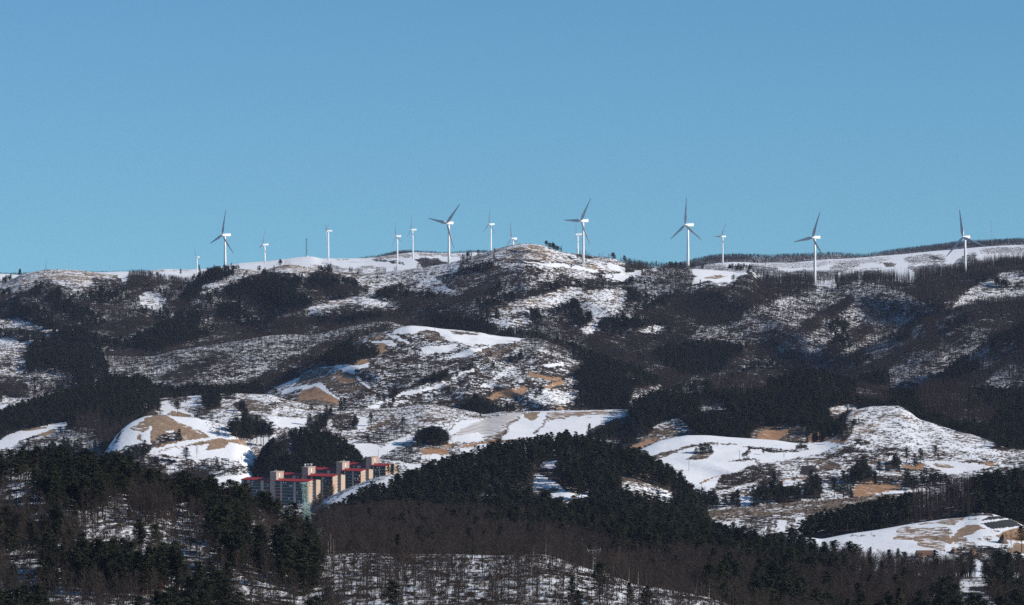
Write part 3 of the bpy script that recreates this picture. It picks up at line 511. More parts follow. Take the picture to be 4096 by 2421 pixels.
# --- valley with farm fields
add_layer('valley', B1([(-1400, 1400), (900, 1300), (1300, 900), (1350, 815), (1390, 790), (1700, 765), (1900, 750), (2000, 740), (2130, 737), (2511, 752)]) +
          B2([(250, 775), (520, 840), (780, 877), (1050, 882), (1350, 870), (1500, 847), (1600, 832), (1700, 838), (1850, 872), (2080, 915), (2130, 930), (2330, 902), (2500, 905)]) +
          B3([(220, 905), (600, 897), (1180, 884), (1230, 920), (1300, 1050), (1400, 1200), (1700, 1400), (4500, 1800)]), 1250 + 1530 / SC, 3980, 3420, 'sg', [
    ('brush', B1([(1350, 700), (1720, 690), (1740, 770), (1690, 830), (1380, 800)])), ('pineM', B1([(1380, 700), (1560, 700), (1560, 790), (1400, 790)])),
    ('snow', B1([(1640, 820), (1740, 815), (1800, 840), (1740, 860), (1660, 850)])), ('snowd', B1([(1720, 765), (1860, 765), (1840, 810), (1740, 810)])),
    ('pine', B1([(1840, 790), (1900, 720), (2010, 720), (2010, 880), (1890, 890)])), ('pine', B1([(2020, 740), (2110, 710), (2160, 800), (2060, 810)])), ('pine', B1([(2130, 840), (2200, 790), (2310, 860), (2290, 940), (2170, 900)])),
    ('pine', B1([(2110, 1060), (2230, 930), (2340, 930), (2430, 1000), (2490, 1080), (2480, 1170), (2300, 1170), (2100, 1110)])),
    ('oakM', B1([(1710, 900), (1850, 830), (1960, 950), (1940, 990), (1780, 970)])), ('tanD', B1([(2190, 790), (2320, 795), (2400, 850), (2300, 885)])),
    ('snow', B1([(2460, 945), (2530, 940), (2530, 1060), (2465, 1055)])), ('snow', B1([(2390, 1110), (2511, 1120), (2511, 1210), (2300, 1190)])),
    ('snow', B1([(1385, 805), (1450, 805), (1560, 845), (1700, 895), (1790, 955), (1650, 935), (1570, 895), (1530, 935), (1480, 945), (1500, 900), (1440, 850)])),
    ('soil', B1([(1540, 935), (1570, 898), (1660, 908), (1780, 955), (1700, 960)])), ('sgw', B1([(1960, 900), (2100, 880), (2130, 1000), (2000, 1000)])),
    ('snow', B2([(175, 950), (545, 975), (545, 1030), (400, 1055), (180, 1045)])), ('tanD', B2([(-20, 790), (60, 800), (190, 855), (180, 892), (-20, 905)])), ('sgw', B2([(0, 765), (250, 775), (300, 830), (200, 860), (60, 800)])),
    ('brush', B2([(180, 810), (300, 810), (310, 860), (190, 860)])), ('sgw', B2([(0, 905), (350, 880), (520, 900), (500, 930), (0, 925)])),
    ('pine', B2([(500, 990), (640, 920), (690, 1000), (700, 1080), (540, 1080)])), ('pine', B2([(650, 980), (670, 910), (750, 895), (770, 975)])),
    ('brush', B2([(740, 960), (950, 910), (990, 980), (1010, 1060), (850, 1090), (750, 1050)])), ('snow', B2([(955, 945), (1065, 955), (1065, 1055), (975, 1065)])),
    ('pine', B2([(915, 990), (940, 960), (985, 975), (980, 1050), (920, 1050)])), ('sg', B2([(1400, 880), (1700, 840), (2000, 900), (2050, 960), (1700, 960), (1400, 980)])),
    ('tan', B2([(1600, 910), (1740, 895), (1740, 930), (1620, 925)])), ('tanD', B2([(1550, 975), (1700, 960), (1820, 970), (1700, 1010), (1560, 1000)])),
    ('pineM', B2([(980, 1110), (1250, 1050), (1450, 1020), (1450, 1140), (1250, 1190), (1150, 1210), (960, 1170)])), ('tanD', B2([(1050, 1050), (1330, 960), (1340, 985), (1080, 1080)])), ('pineM', B2([(1150, 1060), (1280, 1010), (1400, 1000), (1400, 1040), (1200, 1110)])),
    ('snow', B2([(1230, 1200), (1500, 1120), (1600, 1105), (1850, 1035), (1850, 1090), (1800, 1190), (1500, 1190), (1300, 1215)])),
    ('snow', B2([(1775, 1085), (1900, 1000), (2160, 960), (2060, 1040), (1870, 1105)])), ('tanD', B2([(1790, 1080), (1870, 1020), (1890, 1030), (1830, 1080)])),
    ('furrow', B2([(1860, 1115), (2150, 960), (2490, 907), (2400, 1000), (2250, 1130), (2100, 1170), (1800, 1180), (1800, 1130)])), ('snow', B2([(1790, 1140), (2050, 1100), (2240, 1120), (2140, 1175), (1800, 1190)])),
    ('tan', B2([(2130, 1160), (2300, 1040), (2490, 907), (2520, 925), (2440, 1045), (2330, 1130), (2200, 1200)])), ('tanD', B2([(2150, 1190), (2330, 1080), (2430, 1000), (2450, 1030), (2330, 1130), (2220, 1205)])),
    ('snow', B2([(2290, 1160), (2450, 1025), (2515, 930), (2520, 1165)])),
    ('snow', B3([(0, 1165), (130, 1010), (240, 903), (400, 903), (1190, 880), (1120, 960), (1000, 1010), (850, 1060), (780, 1130), (500, 1140), (280, 1165), (100, 1165)])),
    ('soil', B3([(225, 925), (270, 908), (390, 905), (340, 970), (280, 985), (225, 960)])), ('soilS', B3([(420, 915), (850, 900), (860, 930), (700, 950), (500, 985), (430, 1000), (440, 950)])),
    ('soilS', B3([(600, 905), (1060, 890), (1060, 930), (700, 960)])), ('soil', B3([(690, 915), (850, 903), (830, 930), (680, 945)])), ('tan', B3([(1070, 888), (1190, 882), (1120, 965)])), ('tanD', B3([(370, 1040), (430, 935), (445, 950), (400, 1030), (300, 1110), (260, 1095)])),
    ('orange', B2([(1755, 1195), (1900, 1188), (1910, 1230), (1800, 1240)])), ('orange', B2([(1910, 1210), (2100, 1185), (2480, 1150), (2300, 1185), (2100, 1215), (1930, 1240)])), ('tanD', B2([(1830, 1195), (1900, 1190), (1920, 1225), (1850, 1235)])),
    ('snow', B2([(1920, 1255), (2100, 1212), (2380, 1175), (2230, 1235), (2100, 1300), (1960, 1300)])),
    ('oakM', B2([(1180, 1310), (1330, 1210), (1560, 1170), (1570, 1350), (1400, 1380), (1200, 1340)])), ('oakL', B2([(1790, 1240), (1910, 1220), (1960, 1320), (1800, 1370)])),
    ('orange', B2([(1555, 1255), (1620, 1236), (1790, 1238), (1808, 1270), (1805, 1302), (1555, 1302)])), ('snow', B2([(1555, 1302), (1800, 1302), (1780, 1345), (1630, 1350), (1560, 1340)])),
    ('snow', B2([(940, 1190), (1160, 1200), (1180, 1225), (1400, 1195), (1200, 1300), (1180, 1330), (1400, 1370), (1610, 1390), (1500, 1450), (1150, 1380), (1030, 1330), (990, 1260)])),
    ('sg', B2([(1030, 1330), (1200, 1340), (1400, 1400), (1560, 1500), (1000, 1540)])),
    ('pine', B2([(1500, 1120), (1570, 1070), (1660, 1040), (1760, 1060), (1810, 1130), (1800, 1200), (1700, 1220), (1560, 1200), (1500, 1170)])),
    ('brush', B3([(780, 1140), (1000, 1095), (1115, 1100), (1110, 1210), (940, 1210), (760, 1200)])), ('pine', B3([(760, 1150), (830, 1060), (1000, 1000), (1140, 950), (1250, 900), (1300, 1300), (1090, 1200), (1090, 1100), (900, 1130)])),
    ('pine', B3([(-20, 840), (110, 850), (110, 920), (-20, 925)])), ('pineM', B2([(2080, 870), (2511, 850), (2511, 900), (2330, 910), (2130, 950)])),
    ], relief=14, wl=170, sq=.45, jag=.6)
add_layer('cone_field', B1([(-1400, 1700), (700, 1450), (850, 1350), (950, 1290), (1000, 1210), (1090, 1085), (1200, 1000), (1320, 947), (1450, 937), (1600, 950), (1780, 962), (1950, 1000), (2130, 1060), (2200, 1130), (2420, 1210), (2511, 1262)]) +
          B2([(60, 1330), (200, 1420), (600, 1600), (4000, 2200)]), 1771 + 620 / SC, 3560, 3330, 'snow', [
    ('soilS', B1([(1190, 1065), (1290, 1000), (1340, 975), (1390, 985), (1370, 1065), (1300, 1092), (1200, 1085)])), ('soilS', B1([(1255, 1105), (1295, 1105), (1295, 1165), (1250, 1155)])),
    ('soil', B1([(1300, 960), (1380, 940), (1480, 938), (1580, 965), (1700, 1025), (1800, 1070), (1895, 1140), (1720, 1165), (1500, 1225), (1400, 1235), (1378, 1180), (1385, 1000)])),
    ('brush', B1([(1450, 1130), (1560, 1080), (1650, 1100), (1660, 1160), (1500, 1200), (1440, 1180)])), ('snowd', B1([(1500, 1075), (1580, 1068), (1570, 1085), (1500, 1090)])), ('tanD', B1([(1380, 1170), (1470, 1180), (1460, 1220), (1390, 1235)])),
    ('snowd', B1([(1880, 1110), (1960, 1120), (2020, 1150), (1900, 1145)])), ('brush', B1([(1075, 1075), (1110, 1080), (1060, 1190), (1020, 1230), (1030, 1170)])), ('tan', B1([(1760, 1050), (1850, 1090), (1920, 1135), (1890, 1145), (1790, 1080)])), ('sgw', B1([(1800, 965), (1900, 980), (2130, 1060), (2085, 1115), (1990, 1135), (1900, 1050)])),
    ('tanD', B1([(1240, 1245), (1360, 1262), (1340, 1280), (1250, 1272)])), ('brush', B1([(1100, 1290), (1120, 1240), (1250, 1190), (1380, 1200), (1390, 1250), (1250, 1275), (1150, 1300)])),
    ('soil', B1([(1570, 1235), (1880, 1165), (2000, 1150), (2200, 1163), (2440, 1213), (2410, 1265), (2300, 1240), (2200, 1212), (2075, 1180), (2070, 1240), (1950, 1262), (1870, 1266), (1905, 1205), (1700, 1228)])),
    ('tan', B1([(1360, 1272), (1600, 1225), (1870, 1175), (1880, 1185), (1460, 1278)])),
    ('pine', B1([(2090, 1040), (2140, 1040), (2300, 1120), (2560, 1250), (2560, 1290), (2430, 1225), (2200, 1168), (2090, 1120)])), ('oakM', C1([(860, 150), (1050, 120), (1240, 88), (1500, 112), (1650, 132), (1850, 152), (2000, 130), (2150, 160), (2250, 205), (2400, 195), (2500, 260), (2200, 290), (1900, 330), (2000, 430), (1500, 620), (800, 620)])),
    ('pineM', C1([(1300, 150), (1500, 120), (1700, 130), (1720, 210), (1500, 230)])), ('pine', C1([(900, 130), (1000, 90), (1200, 60), (1380, 20), (1380, 70), (1200, 110), (1000, 170)])),
    ('oakD', C1([(1500, 300), (1700, 200), (1900, 250), (1900, 420), (1500, 500)])),
    ('snowd', C1([(1490, 262), (1640, 232), (1680, 238), (1620, 262), (1520, 285)])), ('snow', C1([(1890, 345), (2050, 312), (2280, 290), (2400, 262), (2300, 330), (2200, 345), (2200, 440), (2050, 440), (1960, 400)])), ('brush', C1([(1980, 370), (2180, 345), (2190, 355), (2050, 385)])),
    ('pineM', C1([(2250, 200), (2420, 130), (2500, 230), (2420, 270), (2250, 240)]))], relief=6, wl=160, jag=.6, sq=.12, au=1.0)
add_layer('pine_knoll', B2([(-3000, 2000), (-100, 1560), (40, 1450), (100, 1370), (180, 1240), (300, 1160), (500, 1130), (700, 1160), (850, 1225), (950, 1300), (1030, 1390), (1080, 1460), (1200, 1600), (4500, 2200)]), 1250 + 1700 / SC, 3480, 3400, 'pine', [
    ('oakD', B2([(200, 1180), (400, 1150), (450, 1250), (250, 1300)]))], relief=10, wl=120, jag=7)
add_layer('valley_floor', C1([(-1400, 700), (1700, 560), (1950, 470), (2200, 400)]) + C2([(0, 330), (200, 320), (900, 320), (1300, 330), (1500, 420), (1700, 600), (5000, 900)]), 1771 + 1000 / SC, 3330, 3050, 'sgw', [
    ('oakM', C2([(1250, 190), (1400, 200), (1500, 300), (1400, 420), (1250, 420)]))], relief=3, wl=120)
add_layer('right_fields', B3([(-3000, 1900), (1000, 1380), (1180, 1275), (1240, 1268), (1450, 1172), (1700, 1122), (1900, 1122), (2100, 1140), (2511, 1165)]) +
          B4([(400, 1192), (560, 1188), (650, 1178), (720, 1150), (780, 1090), (830, 1010), (870, 945), (910, 900), (1100, 858), (1350, 850), (1430, 880), (1530, 970), (1570, 985), (1700, 1020), (1860, 1070), (2000, 1105), (2150, 1150), (2250, 1180), (2340, 1240), (2511, 1260), (3600, 1300)]),
          1771 + 760 / SC, 3500, 2880, 'sg', [
    ('sgw', B4([(840, 960), (900, 885), (1100, 855), (1350, 846), (1530, 965), (1700, 1020), (2150, 1150), (2340, 1250), (2200, 1310), (1800, 1370), (1500, 1350), (1300, 1230), (1000, 1260), (850, 1300), (700, 1280), (850, 1180)])),
    ('orange', B4([(620, 1185), (700, 1120), (900, 1120), (900, 1165), (840, 1190)])), ('brush', B4([(750, 1130), (850, 960), (900, 980), (960, 1060), (900, 1150), (830, 1175)])), ('pine', B4([(560, 1185), (600, 1040), (860, 900), (900, 960), (860, 1080), (740, 1160), (620, 1200)])), ('tan', B4([(850, 975), (1000, 900), (1130, 868), (1040, 915), (890, 985)])), ('grass', B4([(940, 1060), (1200, 960), (1400, 915), (1520, 965), (1260, 1015), (1100, 1085), (960, 1115)])), ('brush', B4([(870, 980), (1000, 980), (1070, 1000), (950, 1030), (880, 1010)])),  # grass band across the dome: brown ground with pine shade in its colour
    ('snow', B3([(1225, 1275), (1450, 1170), (1700, 1115), (2100, 1130), (2520, 1160), (2520, 1255), (2290, 1232), (2100, 1190), (1900, 1190), (1600, 1250), (1380, 1308)])),
    ('tanD', B3([(1375, 1308), (1600, 1252), (1750, 1203), (1810, 1212), (1600, 1282), (1430, 1350)])), ('tanD', B3([(1900, 1193), (2100, 1190), (2240, 1215), (2200, 1210), (1950, 1200)])),
    ('snow', B3([(1430, 1350), (1600, 1282), (1810, 1215), (2200, 1203), (2245, 1240), (2200, 1335), (2000, 1380), (1680, 1455), (1660, 1440), (1500, 1380)])),
    ('tanD', B3([(1690, 1335), (1780, 1280), (1930, 1235), (1955, 1265), (1900, 1325), (1780, 1345)])), ('tanD', B3([(1680, 1455), (1900, 1400), (2190, 1340), (2200, 1350), (1900, 1415), (1700, 1470)])),
    ('snow', B3([(1690, 1472), (1900, 1415), (2300, 1345), (2345, 1385), (2200, 1435), (2050, 1500), (1680, 1500)])),
    ('snow', C3([(1640, 280), (1700, 240), (2000, 190), (2310, 150), (2345, 190), (2200, 245), (2050, 290), (1950, 400), (1880, 460), (1820, 460), (1780, 380)])), ('straw', C3([(1800, 365), (2040, 290), (2040, 300), (1830, 372)])),
    ('brush', B3([(2195, 1340), (2240, 1270), (2270, 1210), (2290, 1280), (2420, 1280), (2430, 1320), (2300, 1345)])), ('brush', B3([(2285, 1235), (2520, 1248), (2520, 1285), (2400, 1272)])),
    ('snow', B3([(2265, 1250), (2520, 1288), (2520, 1350), (2430, 1325), (2330, 1345)])),
    ('snow', B4([(-10, 1155), (400, 1185), (435, 1200), (410, 1247), (200, 1242), (-10, 1225)])), ('brush', B4([(-10, 1230), (200, 1247), (400, 1247), (430, 1200), (520, 1188), (530, 1245), (250, 1278), (-10, 1250)])),
    ('snow', B4([(-10, 1258), (250, 1283), (450, 1270), (650, 1225), (840, 1192), (800, 1225), (650, 1285), (450, 1315), (250, 1355), (100, 1375), (70, 1330), (-10, 1330)])), ('snow', B4([(520, 1200), (600, 1186), (840, 1190), (700, 1218), (530, 1245)])),
    ('snow', B4([(-20, 1345), (40, 1345), (60, 1390), (-20, 1430)])), ('sg', B4([(100, 1380), (450, 1320), (520, 1400), (300, 1500), (0, 1500), (60, 1400)])),
    ('brush', B4([(600, 1335), (800, 1290), (1000, 1150), (1110, 1180), (1000, 1260), (900, 1320), (700, 1335)])), ('tanD', B4([(490, 1330), (700, 1320), (860, 1430), (700, 1450), (560, 1380)])), ('snow', B4([(970, 1225), (1050, 1215), (1040, 1240), (980, 1245)])),
    ('terr', B4([(850, 1300), (1100, 1250), (1300, 1220), (1420, 1250), (1100, 1340), (900, 1400)])), ('brush', B4([(1180, 1240), (1320, 1220), (1400, 1260), (1280, 1310), (1200, 1290)])),
    ('snow', C4([(1590, 168), (1800, 165), (2130, 188), (2220, 225), (2150, 262), (2020, 252), (1870, 292), (1780, 282), (1700, 242), (1600, 200)])), ('soilS', C4([(1640, 190), (1760, 190), (1880, 220), (1800, 235), (1700, 225)])),
    ('tan', C4([(1220, 315), (1400, 240), (1610, 195), (1560, 235), (1380, 305)])), ('orange', C4([(1540, 200), (1600, 195), (1590, 240), (1400, 240), (1420, 215)])), ('snowd', C4([(1290, 300), (1390, 290), (1390, 305), (1300, 312)])),
    ('orange', C4([(195, 435), (280, 375), (345, 315), (525, 308), (515, 328), (360, 338), (350, 372), (270, 425)])), ('snow', C4([(255, 415), (355, 345), (475, 328), (405, 372), (320, 415)])), ('orange', C4([(2130, 180), (2180, 175), (2260, 200), (2230, 222), (2180, 210)])),
    ('sgw', C4([(820, 270), (620, 285), (600, 310), (800, 280), (840, 300)])), ('orange', C4([(720, 390), (820, 385), (820, 410), (730, 412)])),
    ('orange', C4([(940, 500), (960, 395), (1100, 345), (1200, 318), (1390, 300), (1300, 350), (1150, 380), (1400, 398), (1390, 432), (1150, 475), (1000, 505)])), ('straw', C4([(1130, 395), (1390, 398), (1390, 430), (1150, 445)])), ('snow', C4([(1140, 470), (1300, 445), (1560, 415), (1600, 420), (1560, 460), (1300, 470)])),
    ('pine', C4([(20, 560), (0, 450), (100, 395), (450, 390), (470, 550), (300, 560)])), ('pine', C4([(460, 510), (500, 310), (610, 290), (650, 340), (650, 510)])), ('pineM', C4([(640, 370), (720, 280), (800, 300), (800, 360), (960, 400), (960, 520), (840, 520), (750, 420)])),
    ('pine', C4([(860, 310), (940, 210), (1030, 180), (1150, 250), (1150, 350), (960, 380)])), ('pineM', C4([(1370, 440), (1380, 240), (1600, 240), (1700, 245), (1860, 300), (1900, 440), (1600, 420)])), ('pine', C4([(1240, 260), (1240, 190), (1320, 120), (1400, 190), (1380, 260)])),
    ('brush', C4([(1130, 380), (1160, 310), (1400, 300), (1410, 400), (1200, 385)])), ('pine', C4([(450, 280), (470, 220), (590, 210), (620, 270), (530, 300)])), ('pineM', C4([(160, 430), (160, 280), (290, 260), (330, 320), (250, 430)])), ('oakM', C4([(0, 400), (0, 270), (90, 280), (140, 380)])),
    ('snow', C3([(1500, 600), (1600, 540), (2000, 490), (2511, 500), (2511, 620), (1700, 640)])), ('pineM', C3([(1480, 640), (1500, 480), (1700, 440), (1960, 450), (2000, 640)])), ('pineM', C3([(1980, 590), (2040, 460), (2190, 440), (2200, 600)])), ('pineM', C3([(2230, 600), (2330, 470), (2530, 420), (2530, 580)])),
    ('brush', C3([(1960, 440), (2100, 270), (2300, 210), (2511, 200), (2511, 400), (2300, 400), (2100, 470)])), ('sgw', C3([(1970, 450), (2200, 380), (2400, 330), (2350, 380), (2100, 460)])), ('terr', C3([(1960, 400), (2040, 290), (2240, 230), (2050, 410)])),
    ('oakM', C4([(1850, 330), (2100, 240), (2511, 130), (3600, 100), (3600, 760), (1850, 760)])),
    ('pine', B4([(1400, 700), (1400, 872), (1560, 975), (1880, 1082), (2200, 1182), (2350, 1250), (2500, 1250), (2500, 700)])),
    ('pine', B4([(2200, 1240), (2350, 1140), (2511, 1120), (2511, 1250), (2300, 1260)]))], relief=20, wl=150, sq=.25, jag=.5, au=.97)
add_layer('slope_bank', C2([(-3500, 1200), (-200, 900), (250, 790), (450, 740), (560, 660), (640, 555), (700, 505), (850, 432), (1000, 372), (1150, 312), (1300, 285), (1410, 297), (1500, 340), (1650, 450), (5000, 1500)]), 1771 + 900 / SC, 3010, 2800, 'snowd', [
    ('oakD', C2([(-3500, 1400), (-3500, 380), (540, 380), (620, 400), (760, 420), (740, 480), (640, 555), (620, 660), (700, 900), (0, 900)])),
    ('oakM', C2([(600, 590), (700, 540), (850, 570), (900, 620), (850, 680), (650, 700)])), ('sg', C2([(640, 560), (850, 430), (1150, 310), (1300, 285), (1250, 320), (1000, 400), (800, 500), (700, 560)])),
    ('orange', C2([(815, 590), (845, 590), (845, 615), (820, 615)])), ('oakD', C2([(600, 700), (900, 650), (900, 900), (600, 900)]))], relief=8, wl=100)
add_layer('grass_strip', C3([(-3500, 1500), (1000, 900), (1400, 690), (1600, 650), (1700, 640), (1800, 625), (2100, 600), (2511, 567)]) + C4([(400, 545), (700, 520), (900, 505), (1150, 480), (1400, 460), (1600, 445), (1800, 425), (2100, 385), (2511, 335), (3600, 300)]),
          1771 + 1010 / SC, 2860, 2560, 'sg', [
    ('tanD', C3([(1500, 700), (1700, 640), (2511, 560), (2530, 650), (2000, 665), (1750, 680)])), ('tanD', C4([(-20, 560), (700, 515), (1600, 440), (1600, 470), (1100, 520), (600, 570), (-20, 660)])),
    ('grass', C4([(200, 640), (1200, 540), (1500, 480), (1480, 550), (1000, 620), (200, 670)])),
    ('snow', C3([(1850, 750), (2100, 728), (2530, 712), (2530, 810), (2200, 810), (2000, 790)])), ('brush', C3([(1750, 720), (1800, 660), (1950, 650), (2030, 680), (1980, 730), (1850, 745)])),
    ('snow', C4([(-20, 715), (200, 712), (340, 718), (310, 800), (150, 810), (-20, 830)])), ('snow', C4([(400, 740), (420, 695), (480, 680), (510, 755), (430, 770)])), ('tanD', C4([(480, 640), (700, 625), (600, 690), (500, 690)])),
    ('reedbed', C3([(1500, 720), (1700, 640), (2530, 555), (2530, 680), (2000, 700), (1750, 700)])), ('reedbed', C4([(-20, 555), (700, 510), (1700, 430), (1500, 545), (1000, 610), (-20, 690)])), ('oakL', C3([(2180, 830), (2190, 700), (2530, 660), (2530, 850)])), ('oakL', C4([(-20, 830), (-20, 660), (140, 680), (160, 820)])), ('oakL', C4([(300, 880), (330, 740), (420, 760), (600, 760), (600, 900)])),
    ('snowd', C3([(2230, 870), (2350, 850), (2530, 830), (2530, 960), (2280, 940)])), ('snowd', C4([(150, 850), (250, 850), (300, 880), (200, 900)])), ('tanD', C4([(80, 850), (180, 840), (190, 885), (80, 890)]))], relief=10, wl=120)
add_layer('pine_belt', C4([(-3500, 1300), (250, 990), (480, 880), (560, 840), (700, 790), (850, 745), (1100, 690), (1450, 620), (1600, 580), (1900, 510), (2300, 420), (2511, 370), (3600, 300)]),
          C4([(-3500, 1500), (400, 950), (560, 900), (900, 860), (1500, 770), (1950, 715), (2300, 720), (2511, 790), (3600, 900)]), 2520, 2400, 'pine', [
    ('larch', C4([(1480, 640), (1480, 480), (1650, 420), (2000, 300), (2300, 200), (2511, 130), (3600, 0), (3600, 500), (2300, 450), (1900, 560), (1600, 680)])), ('larch', C4([(1450, 720), (1500, 600), (2100, 500), (2400, 520), (2400, 730), (1950, 700), (1500, 760)])),
    ('pine', C4([(2000, 480), (2200, 380), (2511, 400), (2511, 720), (2100, 640)]))], relief=6, wl=120)
add_layer('soil_field', C4([(-3500, 1300), (0, 935), (100, 905), (170, 890), (400, 866), (550, 865), (650, 882), (900, 832), (1100, 806), (1500, 737), (1800, 695), (1950, 685), (2100, 640), (2230, 655), (2350, 690), (2500, 757), (2600, 820), (3600, 1000)]),
          1771 + 1260 / SC, 2400, 2080, 'snow', [
    ('soilS', C4([(1300, 880), (1350, 800), (1420, 768), (1830, 775), (1845, 830), (1795, 900), (1760, 990), (1600, 965), (1500, 905)])), ('soilS', C4([(1480, 742), (1960, 683), (1960, 705), (1850, 762), (1700, 742)])), ('tan', C4([(1640, 790), (1820, 785), (1830, 850), (1780, 950), (1650, 900)])),
    ('sgw', C4([(900, 850), (1100, 830), (1150, 850), (950, 880)])), ('snow', C4([(1300, 940), (1500, 925), (1740, 1000), (1740, 1060), (1300, 1060)])),
    ('straw', C4([(1790, 910), (1840, 830), (1870, 840), (1830, 900), (1860, 930), (1800, 925)])), ('snowd', C4([(1830, 850), (1900, 760), (1985, 710), (2155, 698), (2130, 735), (2000, 770), (1900, 830), (1860, 890)])),
    ('soil', C4([(1890, 805), (1950, 765), (2085, 753), (2170, 795), (2100, 800), (1960, 865), (1850, 900), (1830, 905)])), ('tan', C4([(1840, 915), (1900, 875), (2200, 812), (2520, 762), (2600, 900), (2350, 885), (2050, 925), (1900, 935)])),
    ('straw', C4([(2200, 815), (2520, 765), (2600, 900), (2420, 900), (2300, 870)])), ('snowd', C4([(2070, 850), (2110, 850), (2130, 880), (2100, 880)])), ('snowd', C4([(1960, 880), (2100, 830), (2280, 815), (2290, 835), (2120, 850), (2010, 910)])),
    ('snow', C4([(2040, 905), (2200, 885), (2330, 880), (2320, 900), (2060, 930)])),
    ('snow', C4([(2090, 715), (2350, 682), (2500, 745), (2530, 775), (2300, 815), (2230, 808), (2000, 870), (1950, 855), (2190, 790), (2100, 735)])),
    ('black', C4([(2110, 737), (2380, 697), (2485, 757), (2210, 790)])), ('black', C4([(2130, 700), (2190, 672), (2330, 672), (2345, 690), (2110, 712)])), ('brush', C4([(1990, 690), (2080, 690), (2060, 700), (2000, 705)])),
    ('snow', C4([(1765, 1020), (1790, 918), (1935, 925), (1860, 960), (1790, 1025)])), ('soil', C4([(1810, 1000), (1860, 942), (1895, 950), (1850, 990)])), ('terr', C4([(1800, 1005), (1950, 930), (2330, 930), (2420, 1020), (2300, 1090), (1900, 1080)])),
    ('soil', C4([(2350, 970), (2420, 905), (2600, 930), (2600, 1010), (2370, 1000)])), ('tanD', C4([(1990, 990), (2020, 940), (2100, 970), (2060, 1020)])), ('snow', C4([(2300, 1000), (2600, 1020), (2600, 1100), (2300, 1060)]))], relief=7, wl=130, jag=.5)
# --- pine-covered mound left of the fields
add_layer('pine_mound', C2([(-3500, 1300), (300, 900), (560, 760), (650, 745), (850, 690), (900, 640), (1000, 585), (1130, 525), (1400, 435), (1500, 385), (1600, 330), (1750, 300), (1900, 270), (2100, 200), (2200, 150), (2300, 130), (2400, 125)]) +
          C3([(150, 100), (450, 85), (600, 40), (700, 70), (1000, 165), (1240, 205), (1450, 300), (1600, 400), (1700, 500), (1780, 600), (1850, 720), (1950, 900), (2200, 1300), (4600, 1900)]), 1771 + 1010 / SC, 2780, 2330, 'pine', [
    ('oakM', C3([(0, 250), (60, 200), (350, 280), (380, 480), (100, 420)])),
    ('snowd', C3([(290, 380), (300, 325), (370, 300), (500, 350), (570, 410), (680, 450), (820, 480), (790, 510), (620, 520), (520, 565), (460, 480), (400, 470), (420, 420)])), ('tanD', C3([(360, 450), (440, 405), (550, 420), (420, 475)])),
    ('brush', C3([(440, 560), (540, 545), (820, 495), (840, 540), (560, 620)])), ('brush', C3([(1180, 445), (1400, 470), (1470, 530), (1400, 540), (1180, 480)])), ('snowd', C3([(360, 230), (370, 185), (510, 165), (510, 240)])), ('sg', C3([(1070, 400), (1120, 350), (1230, 335), (1450, 390), (1610, 465), (1530, 540), (1470, 535), (1400, 465), (1250, 440), (1100, 440)])), ('snow', C3([(1395, 460), (1570, 470), (1530, 530), (1475, 530)])), ('tanD', C3([(1080, 350), (1180, 320), (1270, 335), (1450, 385), (1600, 455), (1440, 400), (1240, 345)])),
    ('snowd', C3([(300, 150), (220, 130), (200, 90), (260, 95)])),
    ('pineM', C2([(2130, 330), (2300, 200), (2530, 180), (2530, 430), (2300, 440), (2150, 400)])), ('pineM', C2([(1850, 470), (2000, 430), (2250, 480), (2250, 560), (1900, 550)])), ('pineM', C3([(-20, 250), (220, 250), (280, 330), (250, 440), (-20, 430)]))], relief=12, wl=140, sq=.4, jag=9)
# --- forest slope in the middle distance, running down towards the camera
add_layer('forest_slope', C2([(-3500, 1300), (300, 900), (560, 790), (800, 740), (1000, 715), (1500, 695), (2000, 690), (2400, 690)]) +
          C3([(100, 690), (700, 690), (1100, 705), (1480, 765), (1700, 825), (1900, 890), (2200, 985), (2400, 1030)]) +
          C4([(200, 1060), (450, 1040), (600, 1110), (1000, 1160), (1500, 1215), (2000, 1225), (2511, 1235), (3600, 1240)]),
          2620, 2260, 1180, 'pine', [
    ('neardense', C2([(-3500, 1500), (-3500, 900), (450, 820), (700, 700), (950, 650), (1100, 690), (1500, 680), (1800, 720), (2100, 710), (2530, 760), (2530, 1500)])), ('oakM', C2([(400, 900), (500, 700), (640, 680), (700, 850), (500, 1000)])),
    ('neardense', C3([(-30, 750), (250, 740), (500, 800), (700, 800), (900, 900), (1200, 1000), (1500, 940), (1800, 1000), (2000, 1010), (2300, 1090), (2530, 1160), (2530, 1500), (-30, 1500)])),
    ('neardense', C4([(-30, 1180), (200, 1100), (500, 1200), (800, 1180), (1100, 1150), (1500, 1200), (1800, 1150), (2300, 1170), (3600, 1150), (3600, 1500), (-30, 1500)])),
    ('nearpine', C4([(0, 1500), (40, 1200), (150, 1130), (320, 1200), (480, 1400), (520, 1500)])), ('nearpine', C4([(2200, 1260), (2250, 1150), (2450, 1200), (2470, 1400), (2250, 1350)])), ('nearpine', C4([(1580, 1500), (1700, 1360), (2050, 1340), (2200, 1400), (2250, 1500)])),
    ('nearpine', C3([(2050, 1270), (2060, 1080), (2200, 1150), (2200, 1300)])), ('nearpine', C3([(2240, 1500), (2300, 1300), (2530, 1150), (2530, 1500)])),
    ('sg', C4([(1930, 1250), (2060, 1230), (2210, 1260), (2200, 1310), (2000, 1320), (1930, 1400), (1880, 1380)]))], relief=14, wl=140, sq=.3, rows=230)
